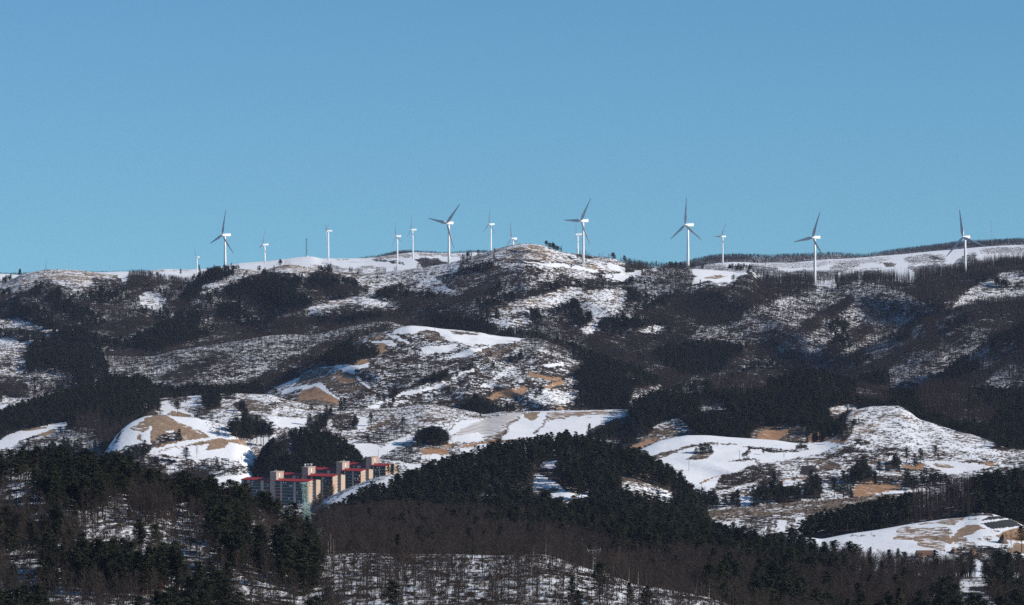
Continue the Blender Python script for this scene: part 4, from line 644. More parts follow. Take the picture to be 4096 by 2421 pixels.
# --- near hills
add_layer('near_hill', C2([(-3500, 1350), (0, 1120), (300, 1062), (560, 1040), (700, 1022), (800, 1014), (1100, 1011), (1400, 1022), (1800, 1017), (2300, 1033), (2511, 1020)]) +
          C3([(200, 1022), (380, 1018), (500, 1045), (600, 1080), (700, 1110), (800, 1150), (1000, 1200), (1250, 1300), (1500, 1335), (1900, 1412), (2100, 1484), (2511, 1640), (5000, 2200)]), 2620, 1380, 1080, 'nearoak', [
    ('nearoakp', C3([(-50, 1500), (-50, 1150), (200, 1100), (600, 1100), (800, 1160), (1250, 1310), (2200, 1500)])), ('nearoakp', C2([(2000, 1500), (2300, 1250), (2530, 1150), (2530, 1500)])), ('nearpine', C3([(830, 1300), (850, 1170), (890, 1180), (920, 1300)])),
    ('snowd', C2([(1870, 1030), (2000, 1022), (2300, 1038), (2100, 1055), (1900, 1050)]))], relief=7, wl=90, sq=.55, jag=.8)
add_layer('near_left_hill', C1([(-1400, 430), (0, 400), (250, 335), (500, 325), (800, 375), (1100, 410), (1450, 460), (1600, 560), (1900, 610), (2200, 650), (2511, 710)]) +
          C2([(200, 780), (400, 870), (540, 1000), (640, 1200), (740, 1490), (900, 1800), (5000, 3000)]), 2620, 1500, 1060, 'nearmix', [
    ('nearpine', C1([(-1400, 500), (-1400, 100), (250, 50), (1000, 120), (1500, 200), (1560, 520), (1100, 540), (700, 500), (400, 480), (0, 500)])),
    ('neardense', C1([(1150, 560), (1300, 420), (1550, 400), (1620, 560), (1400, 640)])), ('nearpine', C1([(1600, 640), (1650, 350), (1800, 400), (1850, 650)])),
    ('nearpine', C1([(1880, 1000), (1900, 560), (2050, 400), (2300, 430), (2550, 480), (2550, 1150), (2350, 1180), (2100, 1150)])), ('pine', C1([(1880, 850), (1880, 540), (2100, 380), (2560, 420), (2560, 900), (2200, 920)])), ('pine', C2([(-60, 900), (-60, 400), (540, 440), (560, 1000), (300, 950)])), ('nearpine', C2([(300, 1500), (200, 1250), (-20, 1100), (-20, 430), (540, 480), (600, 1050), (660, 1200), (640, 1320), (480, 1500)])),
    ('nearoak', C1([(230, 540), (520, 560), (560, 640), (520, 740), (280, 740)])), ('nearoak', C1([(540, 560), (900, 560), (1300, 640), (1900, 780), (1900, 850), (1550, 960), (1200, 930), (950, 800), (560, 720)])),
    ('neardense', C1([(-1400, 640), (0, 600), (200, 700), (600, 760), (780, 760), (700, 850), (200, 830), (-1400, 850)])), ('nearoak', C1([(-1400, 880), (0, 880), (500, 820), (560, 880), (300, 1000), (0, 960)])),
    ('nearpine', C1([(200, 1250), (250, 850), (480, 820), (700, 960), (700, 1200), (420, 1250)])), ('nearpine', C1([(1200, 1150), (1180, 800), (1350, 780), (1600, 960), (1700, 1100), (1400, 1150)])), ('nearpine', C1([(900, 1250), (880, 900), (1060, 860), (1100, 1150)])),
    ('nearoakp', C1([(-1400, 1000), (0, 980), (250, 1000), (250, 1500), (-1400, 1500)])), ('nearoak', C1([(600, 1500), (650, 1250), (900, 1230), (950, 1500)]))], relief=9, wl=100, sq=.35)

# ------------------------------------------------------------------ ground lookup
def col_y(L, key, px):
    return float(np.interp(px, XS, L[key]))
def ground_at(px, py, layer=None):
    """place on the ground seen at a pixel (or on a named layer, clamped to its crest)"""
    for L in reversed(LAYERS):
        if layer and L['name'] != layer: continue
        yc, yf = col_y(L, 'yc', px), col_y(L, 'yf', px)
        if layer: py_ = min(max(py, yc + .01), yf)
        elif not (yc <= py <= yf): continue
        else: py_ = py
        c = int(np.clip(round((px - XS[0]) / 6.0), 0, len(XS) - 1)); nb = L['nb']
        D = float(np.interp(py_, L['py'][nb:, c], L['y'][nb:, c]))
        x, y, z = place(px, py_, D)
        return float(x), float(y), float(z), L
    raise ValueError((px, py))
# ------------------------------------------------------------------ mesh building helper
class MB:
    def __init__(s): s.v = []; s.f = []; s.m = []
    def add(s, vs, fs, mi=0):
        o = len(s.v); s.v += [tuple(v) for v in vs]; s.f += [tuple(i + o for i in f) for f in fs]; s.m += [mi] * len(fs)
    def box(s, c, d, mi=0, rot=None):
        vs = []
        for k in range(8):
            p = Vector((d[0] / 2 * (1 if k & 1 else -1), d[1] / 2 * (1 if k & 2 else -1), d[2] / 2 * (1 if k & 4 else -1)))
            if rot: p = rot @ p
            vs.append(p + Vector(c))
        s.add(vs, [(0, 2, 3, 1), (4, 5, 7, 6), (0, 1, 5, 4), (2, 6, 7, 3), (0, 4, 6, 2), (1, 3, 7, 5)], mi)
    def tube(s, pts, rad, n=6, mi=0, cap=True):
        rings = []
        pts = [Vector(p) for p in pts]
        if isinstance(rad, (int, float)): rad = [rad] * len(pts)
        vs = []
        for i, p in enumerate(pts):
            a = pts[max(i - 1, 0)]; b = pts[min(i + 1, len(pts) - 1)]; d = (b - a).normalized()
            u = d.orthogonal().normalized() if abs(d.z) > .9 else d.cross(Vector((0, 0, 1))).normalized()
            if abs(d.z) > .9: u = Vector((1, 0, 0)) - d * d.x; u.normalize()
            w_ = d.cross(u)
            for k in range(n):
                t = 2 * math.pi * k / n
                vs.append(p + (u * math.cos(t) + w_ * math.sin(t)) * rad[i])
        fs = []
        for i in range(len(pts) - 1):
            for k in range(n):
                a = i * n + k; b = i * n + (k + 1) % n
                fs.append((a, b, b + n, a + n))
        if cap: fs.append(tuple(range(n))[::-1]); fs.append(tuple(range((len(pts) - 1) * n, len(pts) * n)))
        s.add(vs, fs, mi)
    def tri(s, a, b, c, mi=0): s.add([a, b, c], [(0, 1, 2)], mi)
    def mesh(s, name, mats, smooth=False):
        me = bpy.data.meshes.new(name); me.from_pydata(s.v, [], s.f)
        for m in (mats if isinstance(mats, (list, tuple)) else [mats]): me.materials.append(m)
        if any(s.m): me.polygons.foreach_set('material_index', s.m)
        if smooth: me.polygons.foreach_set('use_smooth', [True] * len(s.f))
        me.update(); return me
    def build(s, name, mats, parent=None, smooth=False, loc=None):
        o = bpy.data.objects.new(name, s.mesh(name, mats, smooth)); COL.objects.link(o)
        if parent: o.parent = parent
        if loc is not None: o.location = loc
        return o

# ------------------------------------------------------------------ trees (unit: real metres, base at the origin)
R_ = random.Random(5)
def rv(a, b): return R_.uniform(a, b)
def needle_clump(mb, c, rx, rz, n, sz, mi):
    for _ in range(n):
        while True:
            p = Vector((rv(-1, 1), rv(-1, 1), rv(-1, 1)))
            if p.length < 1: break
        q = Vector((c[0] + p.x * rx, c[1] + p.y * rx, c[2] + p.z * rz))
        a = rv(0, 6.28); t = rv(-.6, .9)
        d1 = Vector((math.cos(a), math.sin(a), t * .6)) * sz * rv(.6, 1.2)
        d2 = Vector((-math.sin(a), math.cos(a), rv(-.5, .8))) * sz * rv(.35, .8)
        mb.tri(q - d1 * .5 - d2 * .3, q + d1 * .5 - d2 * .3, q + d2 * .7, mi)
def pine_shape(H, W, style, nb, nt, sz, seed):
    """style 0: flat-topped red pine with a long bare trunk; 1: fuller cone; 2: young, branched to the ground"""
    R_.seed(seed); tr = MB(); cr = MB()
    h0 = (.42, .22, .08)[style]
    lean = (rv(-.5, .5), rv(-.5, .5))
    def ax(t): return Vector((lean[0] * t * t + .12 * math.sin(t * 5 + seed), lean[1] * t * t, H * t))
    n = 6
    tr.tube([ax(k / n) for k in range(n + 1)], [.19 * H / 10 * (1 - .85 * k / n) + .012 for k in range(n + 1)], 5)
    for i in range(nb):
        u = (i + rv(0, 1)) / nb
        t = h0 + (1 - h0) * u
        if style == 0: env = (math.sin(math.pi * min(1, .22 + u * .72)) ** .7) * rv(.55, 1.1)
        elif style == 1: env = (1 - u) ** .75 * rv(.7, 1.15) + .12
        else: env = (1 - u) ** .9 * rv(.75, 1.1) + .08
        a = i * 2.4 + rv(-.5, .5); r = W / 2 * env
        b = ax(t); tip = b + Vector((math.cos(a) * r, math.sin(a) * r, r * rv(.0, .35)))
        tr.tube([b, (b + tip) / 2 + Vector((0, 0, -.05 * r)), tip], [.05 * H / 10, .035 * H / 10, .012], 3, cap=False)
        for q, k in ((1.0, 1.0), (.6, .8), (.3, .5)):
            if q < .5 and r < .8: continue
            c = b.lerp(tip, q)
            needle_clump(cr, (c.x + rv(-.2, .2), c.y + rv(-.2, .2), c.z + .1), max(.45, r * .36) * k + .2, .28 + .07 * r, int(nt * k), sz, 0)
    needle_clump(cr, ax(.985), W * .10, .6, nt, sz, 0)
    return tr, cr
def bare_shape(H, W, nl, ntw, tw, seed, spread=.55):
    R_.seed(seed); tr = MB(); cr = MB()
    b0 = rv(.18, .36)
    bend = (rv(-.5, .5), rv(-.5, .5))
    def ax(t): return Vector((bend[0] * t * math.sin(t * 2.2 + seed), bend[1] * t * t, H * t))
    tr.tube([ax(k / 5) for k in range(6)], [.13 * H / 10 * (1 - .88 * k / 5) + .01 for k in range(6)], 4)
    for i in range(nl):
        u = (i + rv(0, 1)) / nl; t = b0 + (.97 - b0) * u; b = ax(t)
        a = i * 2.4 + rv(-.6, .6); ln = W * spread * (1 - .6 * u) * rv(.6, 1.1)
        up = rv(.6, 1.3)
        mid = b + Vector((math.cos(a), math.sin(a), up)) * ln * .45
        tip = mid + Vector((math.cos(a + rv(-.5, .5)), math.sin(a + rv(-.5, .5)), up * 1.4)) * ln * .42
        if tip.z > H * 1.02: tip.z = H * rv(.95, 1.02)
        tr.tube([b, mid, tip], [.045 * H / 10, .03 * H / 10, .01], 3, cap=False)
        for k in range(ntw):
            q = rv(.15, 1.0); p = b.lerp(mid, q * 2) if q < .5 else mid.lerp(tip, q * 2 - 1)
            aa = rv(0, 6.28); l2 = rv(.5, 1.5) * W / 5
            d = Vector((math.cos(aa), math.sin(aa), rv(.1, 1.4))) * l2
            s_ = Vector((-math.sin(aa), math.cos(aa), rv(-.3, .3))) * tw
            cr.tri(p - s_ * .5, p + s_ * .5, p + d)
            if rv(0, 1) < .6:
                p2 = p + d * .45; e = Vector((rv(-1, 1), rv(-1, 1), rv(.1, 1.2))) * l2 * .5
                cr.tri(p2 - s_ * .4, p2 + s_ * .4, p2 + e)
    return tr, cr
def larch_shape(H, W, nl, tw, seed):
    R_.seed(seed); tr = MB(); cr = MB()
    lx, ly = rv(-.3, .3), rv(-.3, .3)
    def ax(t): return Vector((lx * t, ly * t, H * t))
    tr.tube([ax(k / 3) for k in range(4)], [.14 * H / 13 * (1 - .9 * k / 3) + .01 for k in range(4)], 4)
    for i in range(nl):
        u = (i + rv(0, 1)) / nl; t = .22 + .77 * u; b = ax(t); a = rv(0, 6.28); r = W / 2 * (1 - u) ** .7 * rv(.6, 1.1) + .15
        d = Vector((math.cos(a) * r, math.sin(a) * r, r * rv(-.1, .45))); s_ = Vector((-math.sin(a), math.cos(a), rv(.2, 1))) * tw
        cr.tri(b - s_, b + s_, b + d)
        for k in range(3):
            p = b + d * rv(.3, .9); e = Vector((rv(-1, 1), rv(-1, 1), rv(-.2, 1))) * r * .4
            cr.tri(p - s_ * .5, p + s_ * .5, p + e)
    return tr, cr
def shrub_mesh(name, seed, n, tw, m, w=1.3, h=1.5):
    R_.seed(seed); mb = MB()
    for k in range(n):
        a = rv(0, 6.28); r = rv(0, w * .55); p = Vector((math.cos(a) * r, math.sin(a) * r, -.1))
        d = Vector((math.cos(a) * rv(-.2, .9) * w * .5, math.sin(a) * rv(-.2, .9) * w * .5, h * rv(.35, 1)))
        s_ = Vector((rv(-1, 1), rv(-1, 1), 0)).normalized() * tw
        mb.tri(p - s_, p + s_, p + d); q = p + d * .5
        e = Vector((rv(-1, 1), rv(-1, 1), rv(0, 1))) * h * .35
        mb.tri(q - s_ * .7, q + s_ * .7, q + e)
    return mb.mesh(name, m)
def join(tr, cr, name, mats):
    mb = MB(); mb.v = list(tr.v); mb.f = list(tr.f); mb.m = [0] * len(tr.f); mb.add(cr.v, cr.f, 1); return mb.mesh(name, mats)

HI, LO = {}, {}          # HI: (trunk mesh, crown mesh) pairs, LO: joined far versions
HI['pine'] = []; HI['oak'] = []; HI['larch'] = []
for k in range(8):
    st = (0, 1, 0, 1, 2, 1, 0, 1)[k]
    tr, cr = pine_shape(10, (5.2, 5.0, 4.6, 4.6, 4.4, 5.4, 5.6, 4.2)[k], st, 34 + 4 * st, 17, .62, 100 + k)
    HI['pine'].append((tr.mesh('trunk', M_bark), cr.mesh('crown', M_needle), join(tr, cr, 'pine_tree', [M_bark, M_needle])))
for k in range(7):
    tr, cr = bare_shape(10, rv(4.2, 6), 17, 12, .055, 300 + k)
    HI['oak'].append((tr.mesh('trunk', M_oakbark), cr.mesh('branches', M_twig), join(tr, cr, 'bare_tree', [M_oakbark, M_twig])))
for k in range(4):
    tr, cr = larch_shape(13, 3.4, 60, .05, 500 + k)
    HI['larch'].append((None, None, join(tr, cr, 'larch_tree', [M_oakbark, M_larch])))
LO['pine'] = [join(*pine_shape(10, (5.6, 5.2, 5, 5.4, 4.6, 5.2)[k], (0, 1, 0, 1, 2, 1)[k], 17, 13, 1.05, 700 + k), 'pine_tree', [M_bark, M_needle]) for k in range(6)]
LO['oak'] = [join(*bare_shape(10, rv(4.6, 6), 11, 6, .11, 800 + k), 'bare_tree', [M_oakbark, M_twig]) for k in range(6)]
LO['larch'] = [join(*larch_shape(13, 3.6, 30, .10, 900 + k), 'larch_tree', [M_oakbark, M_larch]) for k in range(4)]
HI['shrub'] = LO['shrub'] = [shrub_mesh('shrub', 950 + k, 26, .06, M_shrub) for k in range(4)]
HI['rust'] = LO['rust'] = []
for k in range(3):
    R_.seed(970 + k); mb = MB()
    mb.tube([(0, 0, -.2), (0, 0, 3.6)], [.06, .02], 3)
    for q in range(60):
        c = Vector((rv(-1.1, 1.1), rv(-1.1, 1.1), rv(1.0, 4.4))); a = rv(0, 6.3)
        mb.tri(c, c + Vector((math.cos(a), math.sin(a), rv(-.5, .5))) * .35, c + Vector((-math.sin(a), math.cos(a), rv(-.5, .5))) * .3)
    HI['rust'].append(mb.mesh('leafy_sapling', M_rust))
SIZE = {'pine': (4.6, 11.3), 'oak': (4.6, 9.5), 'larch': (3.3, 14.0), 'shrub': (1.4, 1.5), 'rust': (2.2, 4.0)}
BASEH = {'pine': 10., 'oak': 10., 'larch': 13., 'shrub': 1.5, 'rust': 4.4}
DENS = {'pine': 1.7, 'oak': 2.6, 'larch': 2.4, 'shrub': .9, 'rust': .8}

def scatter():
    out = {s: [] for s in SPEC}
    fronts = np.full(XS.shape, 9999.0)
    bld = BUILD_SPOTS
    for li in range(len(LAYERS) - 1, -1, -1):
        L = LAYERS[li]; nb = L['nb']; yc, yf = L['yc'], L['yf']
        X, Y, Z, PX, PY, cid = L['x'], L['y'], L['z'], L['px'], L['py'], L['cid']
        R, Cn = X.shape
        nf = R - nb
        for si, s in enumerate(SPEC):
            w_, h_ = SIZE[s]
            sel = slice(nb, R - 1)
            Dm = Y[sel, :-1]; hpx = h_ * F / Dm; wpx = w_ * F / Dm
            bpy_ = PY[sel, :-1]
            A = 6.0 * np.abs(PY[nb + 1:R, :-1] - bpy_)
            base = cid[sel, :-1]
            if s in ('shrub', 'rust'):
                K = CK[base, si]
            else:
                def cls(frac):
                    q = bpy_ - frac * hpx; t = (q - yc[None, :-1]) / (yf - yc)[None, :-1]
                    r = (np.clip(t, 0, 1) ** (1 / 1.35) * (nf - 1)).round().astype(int) + nb
                    c = cid[r, np.arange(Cn - 1)[None]]
                    return c, t < 0
                cc, above = cls(.6); ct, above2 = cls(.92); cm, above3 = cls(.3)
                cc = np.where(above, base, cc)
                K = CK[cc, si]
                sparse = ~TREED[cc]
                K = np.where(TREED[base] | sparse, K, 0)
                K = np.where(above2 | TREED[ct] | sparse, K, K * .08)
                K = np.where(above3 | TREED[cm] | sparse, K, K * .15)
                # clumps
                nz = fbm(X[sel, :-1] / 34, Y[sel, :-1] / 60, 91, 3)
                mixc = (CK[cc, 0] > 0) & (CK[cc, 1] > 0) & (CK[cc, 0] < 3.5)
                if s == 'pine': K = K * np.where(mixc, np.clip((nz - .5) * 11 + .7, 0, 3.2), 1)
                if s == 'oak': K = K * np.where(mixc, np.clip(1.2 - (nz - .5) * 4, .3, 2), np.clip(1 + (nz - .5) * 2, .3, 1.8))
            n = K * A / (wpx * hpx) * DENS[s] * (np.where(Dm > 3000, 1.45, 1.0) if s in ('pine', 'oak') else 1)
            # hidden behind nearer hills, or outside the picture
            vis = (bpy_ - hpx < fronts[None, :-1] + 2) & (bpy_ - hpx < 2450) & (XS[None, :-1] > -170) & (XS[None, :-1] < 4266)
            n = np.where(vis, n, 0)
            cnt = RNG.poisson(n)
            ii, jj = np.nonzero(cnt); rep = cnt[ii, jj]; ii = np.repeat(ii, rep) + nb; jj = np.repeat(jj, rep)
            a = RNG.random(len(ii)); b = RNG.random(len(ii))
            def bil(G): return (G[ii, jj] * (1 - a) + G[ii, jj + 1] * a) * (1 - b) + (G[ii + 1, jj] * (1 - a) + G[ii + 1, jj + 1] * a) * b
            px, py, x, y, z = bil(PX), bil(PY), bil(X), bil(Y), bil(Z)
            out[s].append(np.stack([x, y, z, px, py, np.full(len(x), li)], 1))
            # a band just behind the crest, so the skyline of a wood is closed
            if s != 'rust':
                for k0, k1 in ((nb - 1, nb), (nb - 2, nb - 1)):
                    Dm = Y[k0, :-1]; K = CK[cid[nb, :-1], si]
                    n = K * 6.0 * (.6 if s == 'larch' else .35) / (w_ * F / Dm) * DENS[s]
                    n = np.where((XS[:-1] > -170) & (XS[:-1] < 4266) & (yc[:-1] < fronts[:-1]), n, 0)
                    cnt = RNG.poisson(n); jj = np.repeat(np.arange(len(cnt)), cnt); a = RNG.random(len(jj)); b = RNG.random(len(jj))
                    def bl(G): return (G[k0, jj] * (1 - a) + G[k0, jj + 1] * a) * (1 - b) + (G[k1, jj] * (1 - a) + G[k1, jj + 1] * a) * b
                    out[s].append(np.stack([bl(X), bl(Y), bl(Z), bl(PX), bl(PY), np.full(len(jj), li)], 1))
        fronts = np.minimum(fronts, yc)
    for s in SPEC:
        p = np.concatenate(out[s])
        for bx, by, r in bld:
            p = p[(p[:, 0] - bx) ** 2 + (p[:, 1] - by) ** 2 > r * r]
        out[s] = p
    return out

def stuff_object(name, pts, size, label, cat, s):
    """many plants as one mass: a point mesh whose geometry nodes plant the unlinked source trees"""
    src = bpy.data.collections.new(name + '_sources')
    allm = [(m[2] if isinstance(m, tuple) else m) for m in HI[s]] + ([] if HI[s] is LO[s] else list(LO[s]))
    for k, m in enumerate(allm):
        o = bpy.data.objects.new('%s_src_%02d' % (name, k), m); src.objects.link(o)
    nhi = len(HI[s]); nlo = len(allm) - nhi
    near = pts[:, 1] < 2350
    idx = np.where(near | (nlo == 0), RNG.integers(0, nhi, len(pts)), nhi + RNG.integers(0, max(nlo, 1), len(pts)))
    me = bpy.data.meshes.new(name); me.vertices.add(len(pts)); me.vertices.foreach_set('co', pts[:, :3].astype(np.float32).ravel())
    a = me.attributes.new('idx', 'INT', 'POINT'); a.data.foreach_set('value', idx.astype(np.int32))
    a = me.attributes.new('rot', 'FLOAT', 'POINT'); a.data.foreach_set('value', (RNG.random(len(pts)) * 6.28).astype(np.float32))
    sc = np.stack([size * RNG.uniform(.85, 1.2, len(pts)), size * RNG.uniform(.85, 1.2, len(pts)), size], 1).astype(np.float32)
    a = me.attributes.new('sc', 'FLOAT_VECTOR', 'POINT'); a.data.foreach_set('vector', sc.ravel())
    o = bpy.data.objects.new(name, me); COL.objects.link(o)
    ng = bpy.data.node_groups.new(name, 'GeometryNodeTree')
    ng.interface.new_socket('Geometry', in_out='INPUT', socket_type='NodeSocketGeometry'); ng.interface.new_socket('Geometry', in_out='OUTPUT', socket_type='NodeSocketGeometry')
    N = ng.nodes; gi = N.new('NodeGroupInput'); go = N.new('NodeGroupOutput')
    ci = N.new('GeometryNodeCollectionInfo'); ci.inputs['Collection'].default_value = src; ci.inputs['Separate Children'].default_value = True; ci.inputs['Reset Children'].default_value = True
    ip = N.new('GeometryNodeInstanceOnPoints'); ip.inputs['Pick Instance'].default_value = True
    def attr(nm, ty):
        n = N.new('GeometryNodeInputNamedAttribute'); n.data_type = ty; n.inputs['Name'].default_value = nm; return n.outputs['Attribute']
    cx = N.new('ShaderNodeCombineXYZ')
    ng.links.new(attr('rot', 'FLOAT'), cx.inputs['Z']); ng.links.new(cx.outputs[0], ip.inputs['Rotation'])
    ng.links.new(attr('sc', 'FLOAT_VECTOR'), ip.inputs['Scale']); ng.links.new(attr('idx', 'INT'), ip.inputs['Instance Index'])
    ng.links.new(gi.outputs[0], ip.inputs['Points']); ng.links.new(ci.outputs[0], ip.inputs['Instance']); ng.links.new(ip.outputs[0], go.inputs[0])
    md = o.modifiers.new('planting', 'NODES'); md.node_group = ng
    return tag(o, label, cat, kind='stuff')

def tree_thing(kind, x, y, z, scale, rot, label, group=None, variant=None, wide=1.0, parts=True, tint=None):
    names = {'pine': ('pine_tree', 'pine tree', 'crown'), 'oak': ('bare_tree', 'bare tree', 'branches'), 'larch': ('larch_tree', 'larch tree', None)}
    nm, cat, cn = names[kind]; vs = HI[kind]; k = R2.randrange(len(vs)) if variant is None else variant
    if kind == 'larch' or not parts:
        o = bpy.data.objects.new(nm, vs[k][2]); COL.objects.link(o)
    else:
        o = empty(nm, (0, 0, 0))
        for m, n2 in ((vs[k][0], 'trunk'), (vs[k][1], cn)):
            c = bpy.data.objects.new(n2, m); COL.objects.link(c); c.parent = o
    o.location = (x, y, z); o.rotation_euler = (0, 0, rot); o.scale = (scale * wide, scale * wide, scale)
    return tag(o, label, cat, group)
R2 = random.Random(9)
# ------------------------------------------------------------------ wind turbines
M_white = mat('white_paint', (0.78, 0.78, 0.76), .45, var=.03, scale=.2, spec=.4)
M_blade = mat('blade_paint', (0.60, 0.61, 0.62), .45, var=.03, scale=.2, spec=.4)
M_tip = mat('blade_tip_paint', (0.35, 0.36, 0.38), .5, var=.05, scale=.2)
M_grey = mat('grey_steel', (0.25, 0.27, 0.28), .6, var=.1, scale=.5, spec=.4)
def blade_mesh():
    mb = MB(); n = 14; sec = []
    prof = [(-.5, 0), (-.3, .5), (.1, .45), (.5, 0), (.1, -.35), (-.3, -.5)]
    for i in range(n + 1):
        t = i / n; r = .9 + 39.1 * t
        chord = 1.4 * (1.8 + 1.7 * math.sin(min(1, t / .22) * math.pi / 2)) * (1 if t < .22 else 1 - .80 * ((t - .22) / .78) ** .85)
        th = (.9 * (1 - t) ** 1.5 + .10); tw = math.radians(18 * (1 - t) ** 2)
        bend = -1.6 * t * t                                  # the blade curves towards the wind side under load
        for a, b in prof:
            u, v_ = a * chord, b * th
            sec.append((u * math.cos(tw) - v_ * math.sin(tw), u * math.sin(tw) + v_ * math.cos(tw) - bend, r))
    fs = []; m = len(prof)
    for i in range(n):
        for k in range(m): a = i * m + k; b = i * m + (k + 1) % m; fs.append((a, b, b + m, a + m))
    fs.append(tuple(range(m))[::-1]); fs.append(tuple(range(n * m, n * m + m)))
    mb.add(sec, fs); mb.m = [0] * len(fs)
    return mb.mesh('blade', [M_blade], True)
ME_blade = blade_mesh()
mb = MB(); mb.tube([(0, 0, 0), (0, 0, .6)], [2.5, 2.4], 20)
mb.tube([(0, 0, .6), (0, 0, 20), (0, 0, 40), (0, 0, 58.2)], [2.05, 1.85, 1.55, 1.25], 20); ME_tower = mb.mesh('tower', M_white, True)
mb = MB()                                                     # nacelle: tapered housing, x backwards from the hub
secs = [(2.0, 1.5, 1.5), (3.2, 1.75, 1.9), (10, 1.85, 2.1), (13.2, 1.7, 2.0), (13.6, 1.4, 1.5)]; vs = []
for x_, hy, hz in secs:
    for a, b in ((-1, -.8), (-.8, -1), (.8, -1), (1, -.8), (1, .8), (.8, 1), (-.8, 1), (-1, .8)): vs.append((x_, a * hy, b * hz + .25))
fs = [tuple(range(8))[::-1], tuple(range(32, 40))] + [(i * 8 + k, i * 8 + (k + 1) % 8, i * 8 + 8 + (k + 1) % 8, i * 8 + 8 + k) for i in range(4) for k in range(8)]
mb.add(vs, fs); mb.box((12.2, 0, 2.8), (.8, 2.2, .8)); ME_nac = mb.mesh('nacelle', M_white)
mb = MB(); mb.tube([(-2.0, 0, 0), (-1.7, 0, 0), (-1.0, 0, 0), (.4, 0, 0), (2.0, 0, 0)], [.25, .95, 1.5, 1.75, 1.7], 14); ME_hub = mb.mesh('hub', M_white, True)

def turbine(bx, by, hx, hy, Rz, c, theta, label, win_, layer=None, D=None):
    """base and hub pixels, rotor radius (window px), foreshortening of the rotor disc, angle of the first blade"""
    (bpx, bpyy), (hpx, hpy) = win_([(bx, by), (hx, hy)])
    if D is None: x, y, z, L = ground_at(bpx, bpyy, layer)
    else: y = D; x, y, z = place(bpx, bpyy, D)
    Rp = Rz / SC; s = Rp * y / F / 40.0
    psi = math.acos(c)                                        # axis turned from the sight line, nose to the left
    az = -math.sin(psi), -math.cos(psi)
    _, _, hz = place(hpx, hpy, y)
    H = max(hz - z, 10)
    root = empty('wind_turbine', (x, y, z)); tag(root, label, 'wind turbine', 'wind turbines on the snowy ridge')
    def child(nm, me, parent=None):
        o = bpy.data.objects.new(nm, me); COL.objects.link(o); o.parent = parent or root; return o
    t = child('tower', ME_tower); t.location = (0, 0, -2 * s); t.scale = (s, s, (H + 2 * s - 2.0 * s) / 58.2)
    ang = math.atan2(-az[1], -az[0])
    nacf = child('nacelle', ME_nac); nacf.scale = (s, s, s); nacf.rotation_euler = (0, 0, ang)
    off = 4.6 * s; nacf.location = (az[0] * off, az[1] * off, H)
    hb = child('hub', ME_hub); hb.scale = (s, s, s); hb.rotation_euler = (0, 0, ang); hb.location = (az[0] * off, az[1] * off, H)
    ax = Vector((-az[0], -az[1], 0)).normalized()            # points backwards
    tilt = Matrix.Rotation(math.radians(-4), 4, ax.cross(Vector((0, 0, 1))))
    side = Vector((0, 0, 1)).cross(ax).normalized()
    if side.x < 0: side = -side                               # to the right in the picture
    for k in range(3):
        th = math.radians(theta + 120 * k)
        d = (Vector((0, 0, 1)) * math.cos(th) + side * math.sin(th)).normalized()
        yv = ax; xv = yv.cross(d).normalized()
        M = Matrix((xv, yv, d)).transposed().to_4x4()
        b = child('blade', ME_blade)
        b.matrix_local = Matrix.Translation((az[0] * off, az[1] * off, H)) @ M @ Matrix.Scale(s, 4)
    return root
turbine(437, 930, 438, 800, 165, .3, 0, 'turbine hidden behind the far left hill with one blade tip showing', A1, D=8900)
turbine(1800, 800, 1778, 638, 100, .42, -24, 'small white wind turbine beside the dark fir on the snowy ridge', A1, 'plateau')
turbine(2055, 764, 2022, 436, 248, .58, 12, 'tall white wind turbine at the left with blades spread like a Y upside down', A1, 'main_mountain')
turbine(2418, 692, 2392, 523, 150, .38, 17, 'white wind turbine between the tall left turbine and the lattice mast', A1, 'plateau')
turbine(716, 660, 691, 398, 152, .2, 58, 'edge-on white wind turbine just right of the lattice mast', A2, 'plateau')
turbine(1346, 724, 1320, 446, 152, .36, -12, 'white wind turbine on the snowfield with a blade across its nacelle', A2, 'plateau')
turbine(1486, 655, 1461, 388, 150, .32, 3, 'white wind turbine on the pale rise beyond the round dark grove', A2, 'plateau')
turbine(1816, 706, 1787, 327, 240, .76, 41, 'large white wind turbine with one blade down along its tower beside the round dark grove', A2, 'main_mountain')
turbine(2200, 590, 2170, 337, 152, .42, 3, 'white wind turbine left of the tan dome, one blade straight up', A2, 'plateau', D=7800)
turbine(2404, 620, 2381, 469, 165, .58, -10, 'white wind turbine sunk behind the top of the tan dome', A2, 'plateau', D=7600)
turbine(760, 703, 727, 306, 248, .64, 32, 'large white wind turbine casting its shadow on the tan dome', A3, 'main_mountain')
turbine(710, 640, 690, 429, 160, .14, 3, 'farther white wind turbine just behind the one with the long shadow', A3, 'plateau', D=7500)
turbine(1716, 752, 1682, 344, 264, .58, 1, 'tallest white wind turbine beside the bare tree knoll and snowfield', A3, 'main_mountain')
turbine(2034, 712, 2011, 449, 140, .5, 29, 'smaller white wind turbine standing before the dark wooded ridge', A3, 'plateau')
turbine(592, 880, 557, 458, 262, .62, 21, 'white wind turbine with its foot in the larch wood on the right', A4, 'main_mountain')
turbine(1964, 790, 1924, 456, 268, .7, -11, 'rightmost white wind turbine rising from the larches', A4, 'main_mountain')

